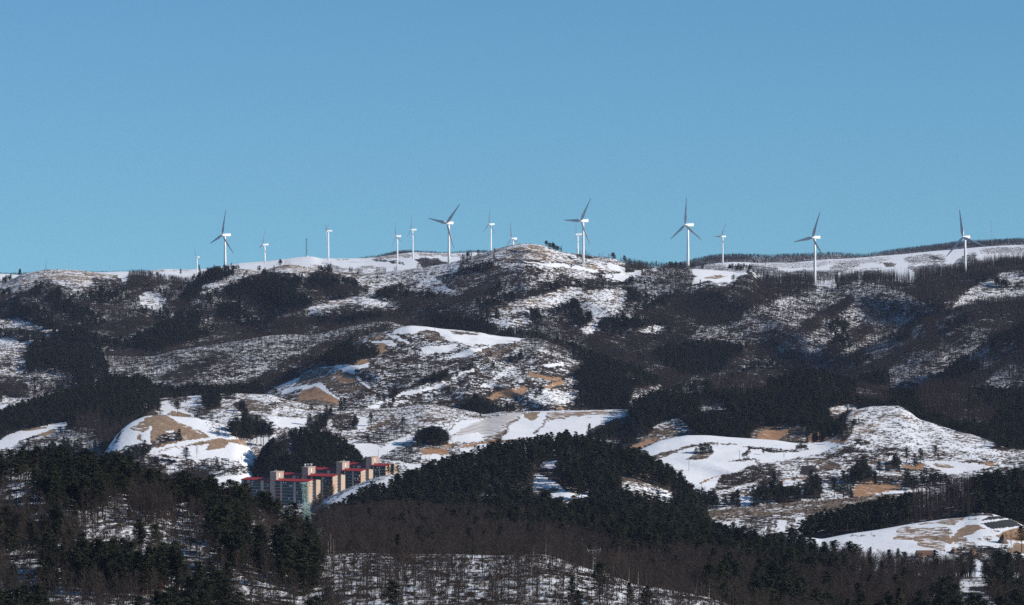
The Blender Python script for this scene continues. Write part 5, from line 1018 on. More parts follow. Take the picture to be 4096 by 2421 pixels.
# ------------------------------------------------------------------ masts, pylons, poles
def lattice(root, H, w0, w1, nseg, r, m, name='lattice', bulge=None):
    mb = MB()
    def wd(t): return w0 + (w1 - w0) * t if not bulge else np.interp(t, bulge[0], bulge[1])
    for sx, sy in ((1, 1), (1, -1), (-1, -1), (-1, 1)):
        mb.tube([(sx * wd(k / nseg) / 2, sy * wd(k / nseg) / 2, H * k / nseg) for k in range(nseg + 1)], r, 4)
    cor = [(1, 1), (1, -1), (-1, -1), (-1, 1)]
    for k in range(nseg):
        a, b = wd(k / nseg) / 2, wd((k + 1) / nseg) / 2; z0, z1 = H * k / nseg, H * (k + 1) / nseg
        for q in range(4):
            c0, c1 = cor[q], cor[(q + 1) % 4]
            mb.tube([(c0[0] * a, c0[1] * a, z0), (c1[0] * b, c1[1] * b, z1)], r * .6, 3, cap=False)
            mb.tube([(c1[0] * a, c1[1] * a, z0), (c0[0] * b, c0[1] * b, z1)], r * .6, 3, cap=False)
            if k % 2 == 0: mb.tube([(c0[0] * b, c0[1] * b, z1), (c1[0] * b, c1[1] * b, z1)], r * .6, 3, cap=False)
    return mb.build(name, m, root)
M_mint = mat('pale_green_paint', (0.30, 0.44, 0.39), .6, var=.12, scale=.4)
M_pale = mat('galvanised_steel', (0.50, 0.56, 0.53), .6, var=.1, scale=.4)
M_dark = mat('dark_steel', (0.07, 0.085, 0.10), .6, var=.1, scale=.4)
M_pole = mat('weathered_concrete', (0.30, 0.27, 0.24), .9, var=.2, scale=1)
# green transmission pylon in front of the apartments
(gx, gy), = Z5([(1010, 900)]); Dp = 2150.0
bx_, by_, bz_ = place(*Z5([(1035, 1110)])[0], Dp); _, _, tz_ = place(*Z5([(985, 470)])[0], Dp)
root = empty('transmission_pylon', (bx_, by_, bz_), math.radians(28)); tag(root, 'pale green steel lattice pylon standing in front of the red-roofed apartments', 'pylon')
Hp = tz_ - bz_; root.rotation_euler = (0, math.radians(-3.0), math.radians(0))
inner = lattice(root, Hp, 6.2, 3.0, 15, .12, M_mint, 'lattice_body', bulge=([0, .3, .45, .85, .93, 1], [4.6, 3.6, 3.0, 3.0, 4.2, 5.0]))
inner.rotation_euler = (0, 0, math.radians(24))
for bb in (((0, 0, Hp), (5.4, 2.4, .3)), ((0, 0, Hp * .42), (3.4, 3.4, .28)), ((0, 0, Hp * .63), (3.2, 3.2, .28))): mb = MB(); mb.box(*bb); mb.build('cross_arm', M_mint, root)
for zz in (.62, .30):
    m2 = MB(); m2.tube([(2.0, 0, Hp * zz + .6), (5.4, -1, Hp * zz - .5)], .14, 6); m2.build('insulator', M_white, root)
m2 = MB(); m2.tube([(2.4, 0, Hp - .2), (8, 1, Hp - 1.8), (14, 2, Hp - 2.6)], .05, 4); m2.build('wire', M_dark, root)
# second pylon, only its head and neck above the bare wood
Dp = 1640.0
px0, py0 = C3([(858, 1180)])[0]; bx_, by_, bz_ = place(px0, py0, Dp); _, _, tz_ = place(*C3([(855, 975)])[0], Dp)
root = empty('transmission_pylon', (bx_, by_, bz_)); tag(root, 'pale pylon head with two short arms poking above the brown bare wood', 'pylon'); Hp = tz_ - bz_
lattice(root, Hp, 1.5, .5, 8, .12, M_pale, 'lattice_body', bulge=([0, .6, .85, 1], [1.2, .8, 1.8, .8]))
mb = MB()
for sx in (-1, 1):
    mb.tube([(0, 0, Hp * .93), (sx * 3.1, 0, Hp * 1.0 if sx > 0 else Hp * .98)], [.22, .12], 5); mb.tube([(sx * 1.2, 0, Hp * .8), (sx * 3.0, 0, Hp * .97)], .09, 4); mb.tube([(sx * 3.0, 0, Hp), (sx * 3.0, 0, Hp + .5)], .12, 5)
mb.build('cross_arm', M_pale, root)
# communication mast on the plateau with its white radome
x, y, z, _ = ground_at(*A2([(516, 634)])[0], 'plateau'); s = y / F / SC
root = empty('communication_mast', (x, y, z)); tag(root, 'dark lattice communication mast on the snowy crest', 'mast')
lattice(root, 165 * s, 13 * s, 5 * s, 14, .9 * s, M_dark, 'lattice_body')
for k, zz in ((0, 160), (1, 150), (2, 100), (3, 58)): mb = MB(); mb.box((0, 0, zz * s), ((22, 10, 12, 14)[k] * s, (22, 10, 12, 14)[k] * s, 1.5 * s)); mb.build('antenna_platform', M_dark, root)
for dx in (-10, -3, 4, 10): mb = MB(); mb.box((dx * s, 0, 163 * s), (2 * s, 2 * s, 7 * s)); mb.build('antenna', M_dark, root)
x, y, z, _ = ground_at(*A2([(525, 637)])[0], 'plateau')
mb = MB(); n = 10
mb.tube([(0, 0, -2 * s)] + [(0, 0, 8 * s + 7 * s * -math.cos(math.pi * k / n)) for k in range(1, n)] + [(0, 0, 15 * s)], [4 * s] + [7.5 * s * math.sin(math.pi * k / n) + .1 for k in range(1, n)] + [.2], 16)
o = mb.build('radome', M_white, None, True); o.location = (x, y - 10, z); tag(o, 'round white dome at the foot of the dark lattice mast', 'dome')
# thin mast at the far right
x, y, z, _ = ground_at(*A4([(2212, 575)])[0], 'plateau'); s = y / F / SC
root = empty('measuring_mast', (x, y, z)); tag(root, 'thin grey measuring mast rising above the right-hand ridge', 'mast')
root.rotation_euler = (0, math.radians(-2), 0)
mb = MB(); mb.tube([(0, 0, -2), (0, 0, 275 * s)], [1.7 * s, 1.1 * s], 6); mb.build('pole', M_grey, root)
for zz in (110, 170, 225, 262): mb = MB(); mb.box((0, 0, zz * s), (9 * s, 1.5 * s, 1.5 * s)); mb.build('instrument_arm', M_dark, root)
def pole(pt, top, label, arm=True):
    x, y, z, L = ground_at(*pt); _, _, tz = place(*top, y); h = max(tz - z, 2)
    r = empty('utility_pole', (x, y, z)); tag(r, label, 'utility pole')
    m_ = MB(); m_.tube([(0, 0, -.5), (0, 0, h)], [.26, .19], 7); m_.build('post', M_pole, r)
    if arm: m_ = MB(); m_.box((0, .1, h - .8), (2.4, .16, .18)); m_.box((0, .1, h - 1.8), (1.6, .16, .16)); m_.tube([(0, 0, h - 3.4), (0, 0, h - 2.4)], .35, 7); m_.build('cross_arm', M_pole, r)
pole(C2([(1402, 205)])[0], C2([(1400, 88)])[0], 'utility pole with cross arm beside the snowy road right of the apartments')
pole(C2([(1172, 150)])[0], C2([(1172, 60)])[0], 'thin pole on the snowfield left of the bare copse', False)
pole(B3([(1725, 1445)])[0], B3([(1722, 1348)])[0], 'utility pole on the snowfield below the round tree island', False)
pole(B3([(2186, 1350)])[0], B3([(2178, 1256)])[0], 'utility pole left of the small green-roofed hut', False)
pole(B3([(1842, 1595)])[0], B3([(1842, 1540)])[0], 'short pole at the lower end of the snowfields', False)
pole(C2([(1636, 160)])[0], C2([(1634, 115)])[0], 'pole below the orange cut bank', False)
pole(C2([(1600, 160)])[0], C2([(1598, 118)])[0], 'left one of two poles below the orange cut bank', False)

# ------------------------------------------------------------------ apartment blocks
M_conc = mat('painted_concrete', (0.36, 0.28, 0.235), .85, var=.05, scale=.15)
M_face = mat('shaded_facade', (0.20, 0.17, 0.165), .85, var=.08, scale=.15)  # wall concrete with the shade of the fronts darkened into its colour
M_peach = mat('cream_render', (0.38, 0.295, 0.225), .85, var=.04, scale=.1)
M_pier = mat('grey_render', (0.22, 0.20, 0.205), .85, var=.06, scale=.2)
M_roof = mat('red_roof', (0.27, 0.022, 0.024), .7, var=.15, scale=.4)
M_glass = mat('balcony_glass', (0.018, 0.040, 0.052), .4, var=.35, scale=.05, spec=.25)
M_rail = mat('balcony_edge', (0.45, 0.42, 0.40), .7, var=.1, scale=.3)
M_orange = mat('orange_paint', (0.75, 0.19, 0.04), .6, var=.1, scale=.5)
M_snowcap = mat('roof_snow', (0.80, 0.81, 0.84), .8, var=.03, scale=.5)
FLO = 2.8
BUILD_SPOTS = []
def gable(root, nm, u0, u1, v0, v1, H, ridge_v, rise, wm=M_conc):
    """walls of a slab with a pitched top; returns nothing"""
    mb = MB(); zr = lambda v: H + rise * (1 - abs(v - ridge_v) / max(abs(v0 - ridge_v), abs(v1 - ridge_v)))
    a = [(u0, v0, 0), (u1, v0, 0), (u1, v1, 0), (u0, v1, 0), (u0, v0, zr(v0)), (u1, v0, zr(v0)), (u1, v1, zr(v1)), (u0, v1, zr(v1))]
    mb.add(a, [(0, 1, 5, 4), (2, 3, 7, 6), (1, 2, 6, 5), (3, 0, 4, 7), (4, 5, 6, 7)])
    return mb.build(nm, wm, root), zr
def apartment(z5pt, D, H, label, dish=False, LR=32.5):
    """z5pt: pixel of the stair tower's left foot line at eave height; built from a 10-storey slab pair and stair tower"""
    al = math.radians(24)
    x, y, z = place(*Z5([z5pt])[0], D)
    root = empty('apartment_building', (x, y, z - H), -al); tag(root, label, 'apartment building', 'red-roofed apartment buildings')
    BUILD_SPOTS.extend([(x + dx * math.cos(al), y - dx * math.sin(al) + 8, 17) for dx in (-22, -10, 2, 14, 26, 38)])
    zf = 0
    # slabs: (u0, u1, v0) ; front slabs 9.5 deep
    for (u0, u1, v0, tag_) in ((-29.3, -.15, 2.6, 'left'), (6.0, 6.0 + LR, 0, 'right')):
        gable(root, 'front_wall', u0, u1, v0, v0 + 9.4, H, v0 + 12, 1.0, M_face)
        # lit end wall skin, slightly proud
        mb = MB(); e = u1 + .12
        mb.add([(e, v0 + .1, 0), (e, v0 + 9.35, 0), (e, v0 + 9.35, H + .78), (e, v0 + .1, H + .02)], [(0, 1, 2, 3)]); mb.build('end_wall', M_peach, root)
        # rear slab and recess
        if tag_ == 'right':
            gable(root, 'rear_wall', u0 + 2, u1 + 1.2, v0 + 14.6, v0 + 23, H, v0 + 12, 1.0, M_peach)
            mb = MB(); mb.box(((u0 + u1) / 2 - .5, v0 + 12, H / 2), (u1 - u0 - 2, 5.2, H + 1)); mb.build('link_wall', M_pier, root)
            for fl in range(9):
                mb = MB(); mb.box((u1 - 1.4, v0 + 12, H - 2.4 - fl * FLO), (.3, 3.0, 1.3)); mb.build('stair_window', M_glass, root)
            for q, zz in ((0, -5.5), (1, -8.3), (2, -11.1)):
                mb = MB(); mb.box((u1 + .2, v0 + 1.4, H + zz), (.1, 1.5, 1.5)); mb.build('orange_emblem', M_orange, root)
            for q in range(6):
                mb = MB(); mb.box((u1 + .2, v0 + 4.4 + (q % 2) * 2.4, H - 4.6 - (q // 2) * 2.6), (.08, .9, .8)); mb.build('wall_emblem', M_pier, root)
        # roof planes
        mb = MB(); o0 = .7
        mb.add([(u0 - .4, v0 - o0, H - .05), (u1 + .5, v0 - o0, H - .05), (u1 + .5, v0 + 11.9, H + 1.2), (u0 - .4, v0 + 11.9, H + 1.2),
                (u0 - .4, v0 - o0, H - .5), (u1 + .5, v0 - o0, H - .5), (u1 + .5, v0 + 11.9, H + .95), (u0 - .4, v0 + 11.9, H + .95)],
               [(0, 1, 2, 3), (4, 7, 6, 5), (0, 4, 5, 1), (1, 5, 6, 2), (2, 6, 7, 3), (3, 7, 4, 0)])
        vb = v0 + (24 if tag_ == 'right' else 23)
        mb.add([(u0 - .4, v0 + 12.0, H + 1.22), (u1 + 1.5, v0 + 12.0, H + 1.22), (u1 + 1.5, vb, H - .05), (u0 - .4, vb, H - .05)], [(0, 1, 2, 3)])
        rf = mb.build('roof', M_roof, root)
        for q in range(4): mb = MB(); mb.tube([(u0 + 3 + q * (u1 - u0 - 6) / 3, v0 + 11, H + 1), (u0 + 3 + q * (u1 - u0 - 6) / 3, v0 + 11, H + 2.1)], [.45, .3], 6); mb.build('roof_vent', M_roof, rf)
        # bays: glazed balconies between grey piers
        W = u1 - u0; bays = 5 if tag_ == 'right' else 4
        cells = [(.02, .17), (.235, .40), (.41, .575), (.655, .81), (.82, .985)] if tag_ == 'right' else [(.02, .21), (.32, .49), (.50, .68), (.79, .98)]
        for (c0, c1) in cells:
            ua, ub = u0 + c0 * W, u0 + c1 * W
            for fl in range(9):
                zt = H - .55 - fl * FLO
                mb = MB(); mb.box(((ua + ub) / 2, v0 - .12, zt - FLO / 2 + .12), (ub - ua, .25, FLO - .32))
                mb.box(((ua + ub) / 2, v0 - .2, zt - FLO + .1), ((ub - ua) * .96, .5, .22), 1)
                if fl > 1 and c0 in (cells[0][0], cells[-1][0]) and R2.random() < .75: mb.box(((ua + ub) / 2, v0 - .5, zt - FLO + .12), ((ub - ua) * .8, .06, .4), 2)
                mb.build('window', [M_glass, M_rail, M_orange], root)
        for q in range(13):
            c0, c1 = R2.choice(cells); mb = MB(); mb.box((u0 + R2.uniform(c0 + .02, c1 - .02) * W, v0 - .6, H - 1.6 - R2.randrange(8) * FLO), (.8, .6, .8))
            mb.build('glint_box', M_white, root)  # white boxes standing in for bright reflections off the balcony glass
        piers = [(.175, .23), (.58, .65)] if tag_ == 'right' else [(.215, .315), (.685, .785)]
        for a_, b_ in piers: mb = MB(); mb.box((u0 + (a_ + b_) / 2 * W, v0 - .3, H / 2 - .4), ((b_ - a_) * W, .6, H - .5)); mb.build('pier', M_conc, root)
    # snow lying on the eave of the long roof
    # stair tower
    mb = MB(); mb.box((3.0, 9.5, (H + 7) / 2), (5.9, 14.6, H + 7)); mb.build('stair_tower', M_peach if False else M_conc, root)
    mb = MB(); mb.box((3.0, 9.5, H + 7.25), (6.8, 15.4, .5)); mb.build('tower_parapet', M_conc, root)
    mb = MB(); mb.add([(6.08, 2.3, H - 6), (6.08, 16.7, H - 6), (6.08, 16.7, H + 6.9), (6.08, 2.3, H + 6.9)], [(0, 1, 2, 3)]); mb.build('tower_side_wall', M_conc, root)
    mb = MB(); mb.box((6.2, 8.4, H + 3.6), (.3, 1.3, 4.6)); mb.build('tower_slot', M_white, root); mb = MB(); mb.box((6.3, 8.6, H + 1.6), (.3, 1.4, 1.0)); mb.build('tower_opening', M_glass, root)
    for q in range(9 if dish else 3):
        xx, yy = 3 + R2.uniform(-2.2, 2.2), 8 + R2.uniform(-4, 4)
        mb = MB(); mb.tube([(xx, yy, H + 7.4), (xx, yy, H + (10.2 if dish else 8.8))], .1, 4)
        if dish: mb.box((xx, yy, H + 9.6), (.8, .4, 1.2))
        mb.build('roof_antenna', M_white, root)
    return root
apartment((487, 436), 3170, 30, 'nearest apartment block, its full left wing and long red roof uncovered')
apartment((945, 366), 3215, 28, 'second apartment block, with antennas clustered on its stair tower', True, 26.0)
apartment((1438, 291), 3260, 26, 'third apartment block, its right end wall rising from the snowy bank', LR=20.0)
apartment((1862, 219), 3300, 24, 'farthest apartment block, partly behind the pines at the top right of the row', LR=15.5)

# ------------------------------------------------------------------ small buildings
M_wood = mat('brown_metal_sheet', (0.16, 0.09, 0.06), .7, var=.2, scale=.6)
M_teal = mat('pale_green_sheet', (0.45, 0.60, 0.50), .6, var=.1, scale=.5)
def hut(pt, wpx, hpx, dep, label, wm, rm, name='hut', door=True, roofh=.3, rot=0):
    x, y, z, L = ground_at(*pt); s = y / F; w_, h_ = wpx / SC * s, hpx / SC * s
    r = empty(name, (x, y, z), rot); tag(r, label, 'building' if name != 'hut' else 'hut')
    mb = MB(); mb.box((0, dep / 2, h_ / 2 - .5), (w_, dep, h_ + 1)); mb.build('wall', wm, r)
    mb = MB(); rh = h_ * roofh
    e = .35
    mb.add([(-w_ / 2 - e, -e, h_), (w_ / 2 + e, -e, h_), (w_ / 2 + e, dep / 2, h_ + rh), (-w_ / 2 - e, dep / 2, h_ + rh), (w_ / 2 + e, dep + e, h_), (-w_ / 2 - e, dep + e, h_)], [(0, 1, 2, 3), (3, 2, 4, 5), (1, 4, 2), (0, 3, 5), (0, 5, 4, 1)])
    mb.build('roof', rm, r)
    if door: mb = MB(); mb.box((w_ * .2, -.06, h_ * .36), (min(1.0, w_ * .3), .12, h_ * .72)); mb.build('door', M_dark, r)
    return r
hut(C4([(122, 838)])[0], 30, 34, 3, 'small white shed among the bare trees above the near forest', M_white, M_snowcap)
hut(B3([(2265, 1340)])[0], 34, 12, 3, 'tiny hut with a pale green front at the snowy lane end', M_teal, M_white)
fh = hut(C4([(1600, 1052)])[0], 138, 28, 8, 'brown-roofed farmhouse half hidden by pines below the snowfield', M_peach, M_wood, 'farmhouse', True, 1.3, math.radians(4))
mb = MB()
sfh = ground_at(*C4([(1600, 1052)])[0])[1] / F / SC
mb.box((-66 * sfh, 3, 45 * sfh), (1.0, 1.0, 34 * sfh)); mb.build('chimney', M_dark, fh)
# heap of excavated earth and brown sheeted mound on the construction ground
def mound(pt, wpx, hpx, dep, label, name, cat, m, seed=0, sharp=False):
    x, y, z, L = ground_at(*pt); s = y / F; w_, h_ = wpx / SC * s, hpx / SC * s; mb = MB(); n = 12; rr = random.Random(seed); vs = []; fs = []
    for j in range(5):
        t = j / 4
        for k in range(n):
            a = 2 * math.pi * k / n; q = (1 - t) ** (.8 if sharp else .5) * rr.uniform(.85, 1.12) + (.02 if j == 4 else 0)
            vs.append((math.cos(a) * w_ / 2 * q, math.sin(a) * dep / 2 * q, h_ * t * rr.uniform(.92, 1.04) - .4))
    for j in range(4):
        for k in range(n): fs.append((j * n + k, j * n + (k + 1) % n, (j + 1) * n + (k + 1) % n, (j + 1) * n + k))
    fs.append(tuple(range(4 * n, 5 * n))); mb.add(vs, fs); o = mb.build(name, m); o.location = (x, y, z); return tag(o, label, cat)
M_earth = mat('dug_earth', (0.13, 0.08, 0.055), .95, var=.35, scale=.3)
M_tarp = mat('brown_cover', (0.11, 0.08, 0.06), .8, var=.3, scale=.3)
mound(C4([(2310, 912)])[0], 105, 88, 12, 'steep brown pile beside the bare soil field at right', 'straw_pile', 'pile', M_tarp, 3, True)
mound(C4([(2035, 1015)])[0], 80, 55, 9, 'dug earth heap on the churned snowy ground', 'earth_heap', 'earth heap', M_earth, 4)
mound(C4([(1860, 1000)])[0], 80, 40, 9, 'rounded brown heap at the foot of the white track', 'earth_heap', 'earth heap', M_earth, 6)
# low hoop tunnels at the top of the plots
M_film = mat('hoop_film', (0.10, 0.075, 0.06), .6, var=.2, scale=.5)
for k, (hx_, hy_, hw) in enumerate(((2045, 662, 60), (2105, 660, 75), (2180, 662, 90))):
    x, y, z, L = ground_at(*C4([(hx_, hy_ + 6)])[0], 'soil_field'); s = y / F / SC; mb = MB(); n = 10; vs = []
    for yy in (0, 9):
        for i in range(n + 1): a = math.pi * i / n; vs.append((math.cos(a) * hw * s / 2, yy, math.sin(a) * 16 * s))
    mb.add(vs, [(i, i + 1, i + n + 2, i + n + 1) for i in range(n)] + [tuple(range(n + 1))[::-1]]); o = mb.build('hoop_tunnel', M_film); o.location = (x, y, z)
    tag(o, ('leftmost', 'middle', 'rightmost')[k] + ' of three dark low hoop tunnels above the black plots', 'hoop tunnel', 'hoop tunnels above the plots')

# ------------------------------------------------------------------ single trees one can tell apart
SINGLES = [
 ('pine', B1, 1622, 942, 132, 0, 'flat-topped pine alone on the brown hilltop field'), ('pine', B1, 1592, 838, 110, 2, 'pine behind the snowy lane above the cone-shaped field'),
 ('pine', B1, 1633, 1176, 110, 3, 'pine with its bare brush in the middle of the brown slope'), ('pine', C1, 1700, 195, 150, 0, 'round bare-looking pine at the lower edge of the white field'),
 ('oak', C1, 1797, 140, 118, 1, 'slender tree just right of the round pine on the white field'), ('oak', C1, 2205, 190, 70, 2, 'small bare tree at the lower right of the white field'),
 ('pine', B1, 1320, 1240, 75, 6, 'low pine at the foot of the white and brown cone'), ('oak', B1, 1342, 978, 80, 3, 'little bare tree on top of the cone-shaped field'),
 ('pine', B2, 562, 918, 82, 0, 'lone spreading pine on the snowy slope left of the dark big pine'), ('pine', B2, 828, 940, 150, 1, 'large dark pine on the snow bank left of centre'),
 ('pine', B2, 868, 935, 150, 5, 'large dark pine touching its neighbour on the snow bank'), ('pine', B2, 1108, 1038, 120, 1, 'upright pine on the small white clearing'),
 ('pine', B2, 950, 1062, 100, 3, 'pine left of the small white clearing'), ('pine', B2, 545, 1030, 105, 0, 'pine at the right end of the white strip'), ('pine', B2, 1395, 1066, 110, 2, 'wide pine on the scrubby bank left of the ploughed field'),
 ('pine', B2, 2108, 958, 105, 1, 'pine throwing a blue shadow above the striped field'), ('pine', B2, 100, 1212, 170, 2, 'tall bare-trunked pine before the white gap, left one'), ('pine', B2, 168, 1215, 175, 0, 'tall bare-trunked pine before the white gap, right one'),
 ('pine', A3, 2128, 874, 76, 0, 'lone umbrella-shaped pine at the right edge of the ridge snowfield'), ('pine', A3, 1828, 888, 48, 4, 'small round pine below the ridge snowfield'),
 ('pine', A3, 650, 752, 52, 2, 'bushy pine under the turbine with the long shadow'), ('pine', A3, 430, 880, 80, 0, 'pine on the white slope below the tan dome'), ('pine', A3, 1030, 826, 28, 4, 'round dark bush on the ridge road'),
 ('pine', A3, 1198, 1000, 90, 1, 'dark upright pine on the mountain face right of the white gully'), ('pine', A1, 1820, 762, 58, 4, 'dark fir standing beside the small turbine'), ('pine', A1, 1650, 800, 55, 1, 'pine above the ridge grove on the left'),
 ('pine', A2, 1165, 842, 34, 2, 'small dark pine on the pale ridge slope'), ('oak', A2, 1915, 800, 110, 1, 'bare spreading tree below the large turbine'),
 ('pine', B4, 1690, 1352, 138, 0, 'tiered pine on the pale slope, tallest of the upper right trio'), ('pine', B4, 1722, 1354, 70, 3, 'short pine at the foot of the tiered one'),
 ('pine', B4, 1432, 1392, 150, 2, 'slender umbrella pine before the pale slope'), ('pine', B4, 1560, 1385, 145, 1, 'dense dark pine right of the slender umbrella pine'),
 ('pine', C4, 1510, 250, 150, 3, 'leaning dark pine at the left end of the white upper field'), ('pine', C4, 1320, 250, 130, 5, 'broad pine on the tan bank'), ('pine', C4, 1182, 312, 125, 0, 'pine between the broad pine and the biggest dark pine'),
 ('pine', C4, 1045, 368, 240, 1, 'biggest dark pine above the orange slope'), ('pine', C4, 985, 350, 190, 3, 'dark pine leaning against the biggest one'), ('pine', C4, 597, 530, 235, 0, 'tall dark pine standing over the reddish grass strip'),
 ('pine', C4, 852, 512, 255, 3, 'tall pine at the left end of the orange slope'), ('pine', C4, 770, 505, 180, 2, 'thin pine left of the orange slope'), ('pine', C4, 925, 505, 95, 4, 'young pine against the orange slope'),
 ('pine', C4, 402, 372, 60, 0, 'small pine on the little snowy terrace'), ('pine', C4, 220, 432, 165, 1, 'bushy pine left of the orange-rimmed terrace'), ('pine', B4, 945, 1082, 108, 0, 'pine beside the tawny grass patch'),
 ('pine', B3, 1830, 1285, 90, 1, 'left pine of the round island in the white field'), ('pine', B3, 1868, 1283, 95, 3, 'middle pine of the round island in the white field'), ('pine', B3, 1905, 1278, 80, 5, 'right pine of the round island in the white field'),
 ('oak', B4, 1125, 1270, 75, 1, 'bare tree on the scrub left of the pale dome'), ('oak', B4, 310, 1350, 62, 2, 'pale bare shrub tree on the snowy lane edge'), ('oak', B4, 1870, 1315, 50, 3, 'tiny bare tree low on the pale dome'),
 ('pine', B3, 2405, 1300, 48, 2, 'dark little pine right of the tiny hut'), ('pine', B3, 1390, 210, 80, 1, 'dark pine on the small glade of the mountain side'), ('pine', B4, 910, 360, 85, 0, 'dark pine alone among the bare trees of the right slope'),
 ('pine', B4, 870, 200, 120, 2, 'ragged pine among the bare trees of the upper right slope'), ('pine', B3, 810, 1145, 130, 4, 'conical pine at the edge of the white field'), ('pine', C4, 750, 1010, 110, 1, 'pine whose tip stands out against the lower white field'),
 ('pine', C4, 1095, 1060, 110, 4, 'pointed pine against the lower white field'), ('pine', C4, 1005, 1060, 95, 0, 'pine with spread boughs against the lower white field'), ('pine', C4, 1350, 1100, 135, 1, 'dark pine left of the farmhouse'), ('pine', C4, 2270, 1180, 180, 2, 'pine before the churned ground at right'),
 ('pine', C2, 1262, 296, 95, 1, 'first pine against the right end of the farthest apartment block'), ('pine', C2, 1302, 296, 105, 3, 'middle pine against the right end of the farthest apartment block'), ('pine', C2, 1345, 302, 95, 0, 'outer pine just beyond the farthest apartment block'), ('pine', C4, 2480, 1000, 240, 0, 'sparse tall pine at the right edge by the soil field'), ('oak', C4, 2385, 1010, 215, 1, 'thin bare tree left of the sparse tall pine'),
]
for n_, (bx_, by_, h_, v_) in enumerate(((2160, 1150, 190, 1), (2225, 1165, 205, 3), (2285, 1172, 200, 1), (2345, 1195, 190, 0), (2405, 1208, 200, 2), (2460, 1212, 210, 0))):
    SINGLES.append(('pine', B1, bx_, by_, h_, v_, ('first', 'second', 'third', 'fourth', 'fifth', 'sixth')[n_] + ' from left of the tall pines at the right foot of the cone-shaped field'))
for n_, (bx_, by_, h_, v_) in enumerate(((1790, 1290, 60, 4), (1850, 1296, 70, 4), (1925, 1284, 66, 4))):
    SINGLES.append(('pine', B3, bx_, by_, h_, v_, ('left', 'middle', 'right')[n_] + ' low bushy pine at the edge of the round field island'))
for n_, (bx_, by_, h_, v_) in enumerate(((1545, 1190, 120, 1), (1590, 1205, 150, 5), (1640, 1215, 165, 3), (1690, 1218, 175, 1), (1740, 1212, 165, 5), (1785, 1200, 130, 3))):
    SINGLES.append(('pine', B2, bx_, by_, h_, v_, ('first', 'second', 'third', 'fourth', 'fifth', 'sixth')[n_] + ' from left in the dense pine clump below the striped field'))
def single_trees():
    for kind, wn, bx, by, h, var, lab in SINGLES:
        if not lab: continue
        px, py = wn([(bx, by)])[0]
        x, y, z, L = ground_at(px, py); hm = h / SC * y / F
        tree_thing(kind, x, y, z - .15, hm / 10.0, R2.random() * 6.28, lab, None, var, wide=1.7 if 'island' in lab or 'dense pine clump' in lab else (1.0 if hm > 6 else 1.35))
single_trees()
# birches with pale trunks standing out of the brown wood
def birch(wn, bx, by, h, lean, lab):
    px, py = wn([(bx, by)])[0]; x, y, z, L = ground_at(px, py); hm = h / SC * y / F
    r = empty('birch_tree', (x, y, z)); tag(r, lab, 'birch tree', 'pale birches in the near brown wood')
    m_ = MB(); m_.tube([(0, 0, -.2), (lean * .4, 0, hm * .5), (lean, 0, hm)], [.16, .12, .04], 5); m_.build('trunk', M_birch, r)
    m_ = MB(); rr = random.Random(int(bx))
    for k in range(34):
        t = rr.uniform(.45, .98); p = Vector((lean * t, 0, hm * t)); a = rr.uniform(0, 6.28); l_ = (1.1 - t) * 2.4
        d = Vector((math.cos(a), math.sin(a), rr.uniform(.4, 1.4))) * l_; s_ = Vector((-math.sin(a), math.cos(a), 0)) * .04
        m_.tri(p - s_, p + s_, p + d)
    m_.build('branches', M_twig, r)
for a in ((C3, 300, 1040, 110, .6, 'pale birch on the near crest, just left of the hill top'), (C3, 280, 1240, 200, .9, 'pale birch trunk below the near crest'),
          (C3, 1485, 1325, 230, 1.0, 'tallest pale birch rising from the near crest at right'), (C3, 1175, 1290, 140, .2, 'pale birch above the sloping near crest, middle one'),
          (C3, 1260, 1310, 170, .1, 'straight pale birch left of the tallest birch'), (C3, 950, 1230, 110, .1, 'short pale birch right of the pylon head'),
          (C3, 1030, 1230, 150, .5, 'pale birch leaning right, near the pylon head'), (C3, 1780, 1390, 150, 1.2, 'pale birch leaning at the low end of the near crest'),
          (C3, 1905, 1420, 170, .6, 'pale birch at lower right of the near crest'), (C3, 1950, 1430, 150, .9, 'pale birch beside the lower right one'), (C3, 2100, 1460, 160, .1, 'pale birch farthest down the near crest'),
          (C2, 735, 1025, 200, .1, 'straight pale birch left on the near crest'), (C2, 712, 1030, 130, .1, 'short pale birch beside the straight one on the near crest'), (C2, 765, 1020, 140, -.1, 'thin pale birch right of the straight one on the near crest'),
          (C3, 415, 1060, 180, .3, 'pale birch on the near crest right of the hill top'), (C3, 450, 1070, 130, .4, 'shorter pale birch beside it on the near crest')):
    birch(*a)

# ------------------------------------------------------------------ woods
PTS = scatter()
GROUPS = {'near_left_hill': 'on the near left hillside', 'near_hill': 'on the near snowy hill in the middle', 'forest_slope': 'on the dark slope below the fields'}
def zone(li, px, py, kind):
    nm = LAYERS[li]['name']
    if nm == 'near_left_hill': z_ = 'along the top of the near left hill' if py < 1960 else ('on the middle of the near left hill' if py < 2180 else 'low on the near left hill')
    elif nm == 'near_hill': z_ = 'on the near snowy hill' if px < 2200 else 'on the falling side of the near snowy hill'
    elif nm == 'forest_slope': z_ = 'in the dark near wood at the lower right' if px > 2700 else 'in the wood behind the near snowy crest'
    else: return 'on the ridge ' + ('left of the turbine standing in the larches' if px < 3258 else ('between the two right turbines, ' + ('nearer the left one' if px < 3560 else 'nearer the right one') if px < 3860 else 'right of the rightmost turbine')) if kind == 'larch' else 'in the woods by the fields'
    lo, hi = {'near_left_hill': (0, 1300), 'near_hill': (1200, 3000) , 'forest_slope': (2700, 4096) if px > 2700 else (1000, 2700)}[nm]
    q = min(4, max(0, int((px - lo) / (hi - lo) * 5)))
    return z_ + ', ' + ('far left', 'left of middle', 'middle', 'right of middle', 'far right')[q]
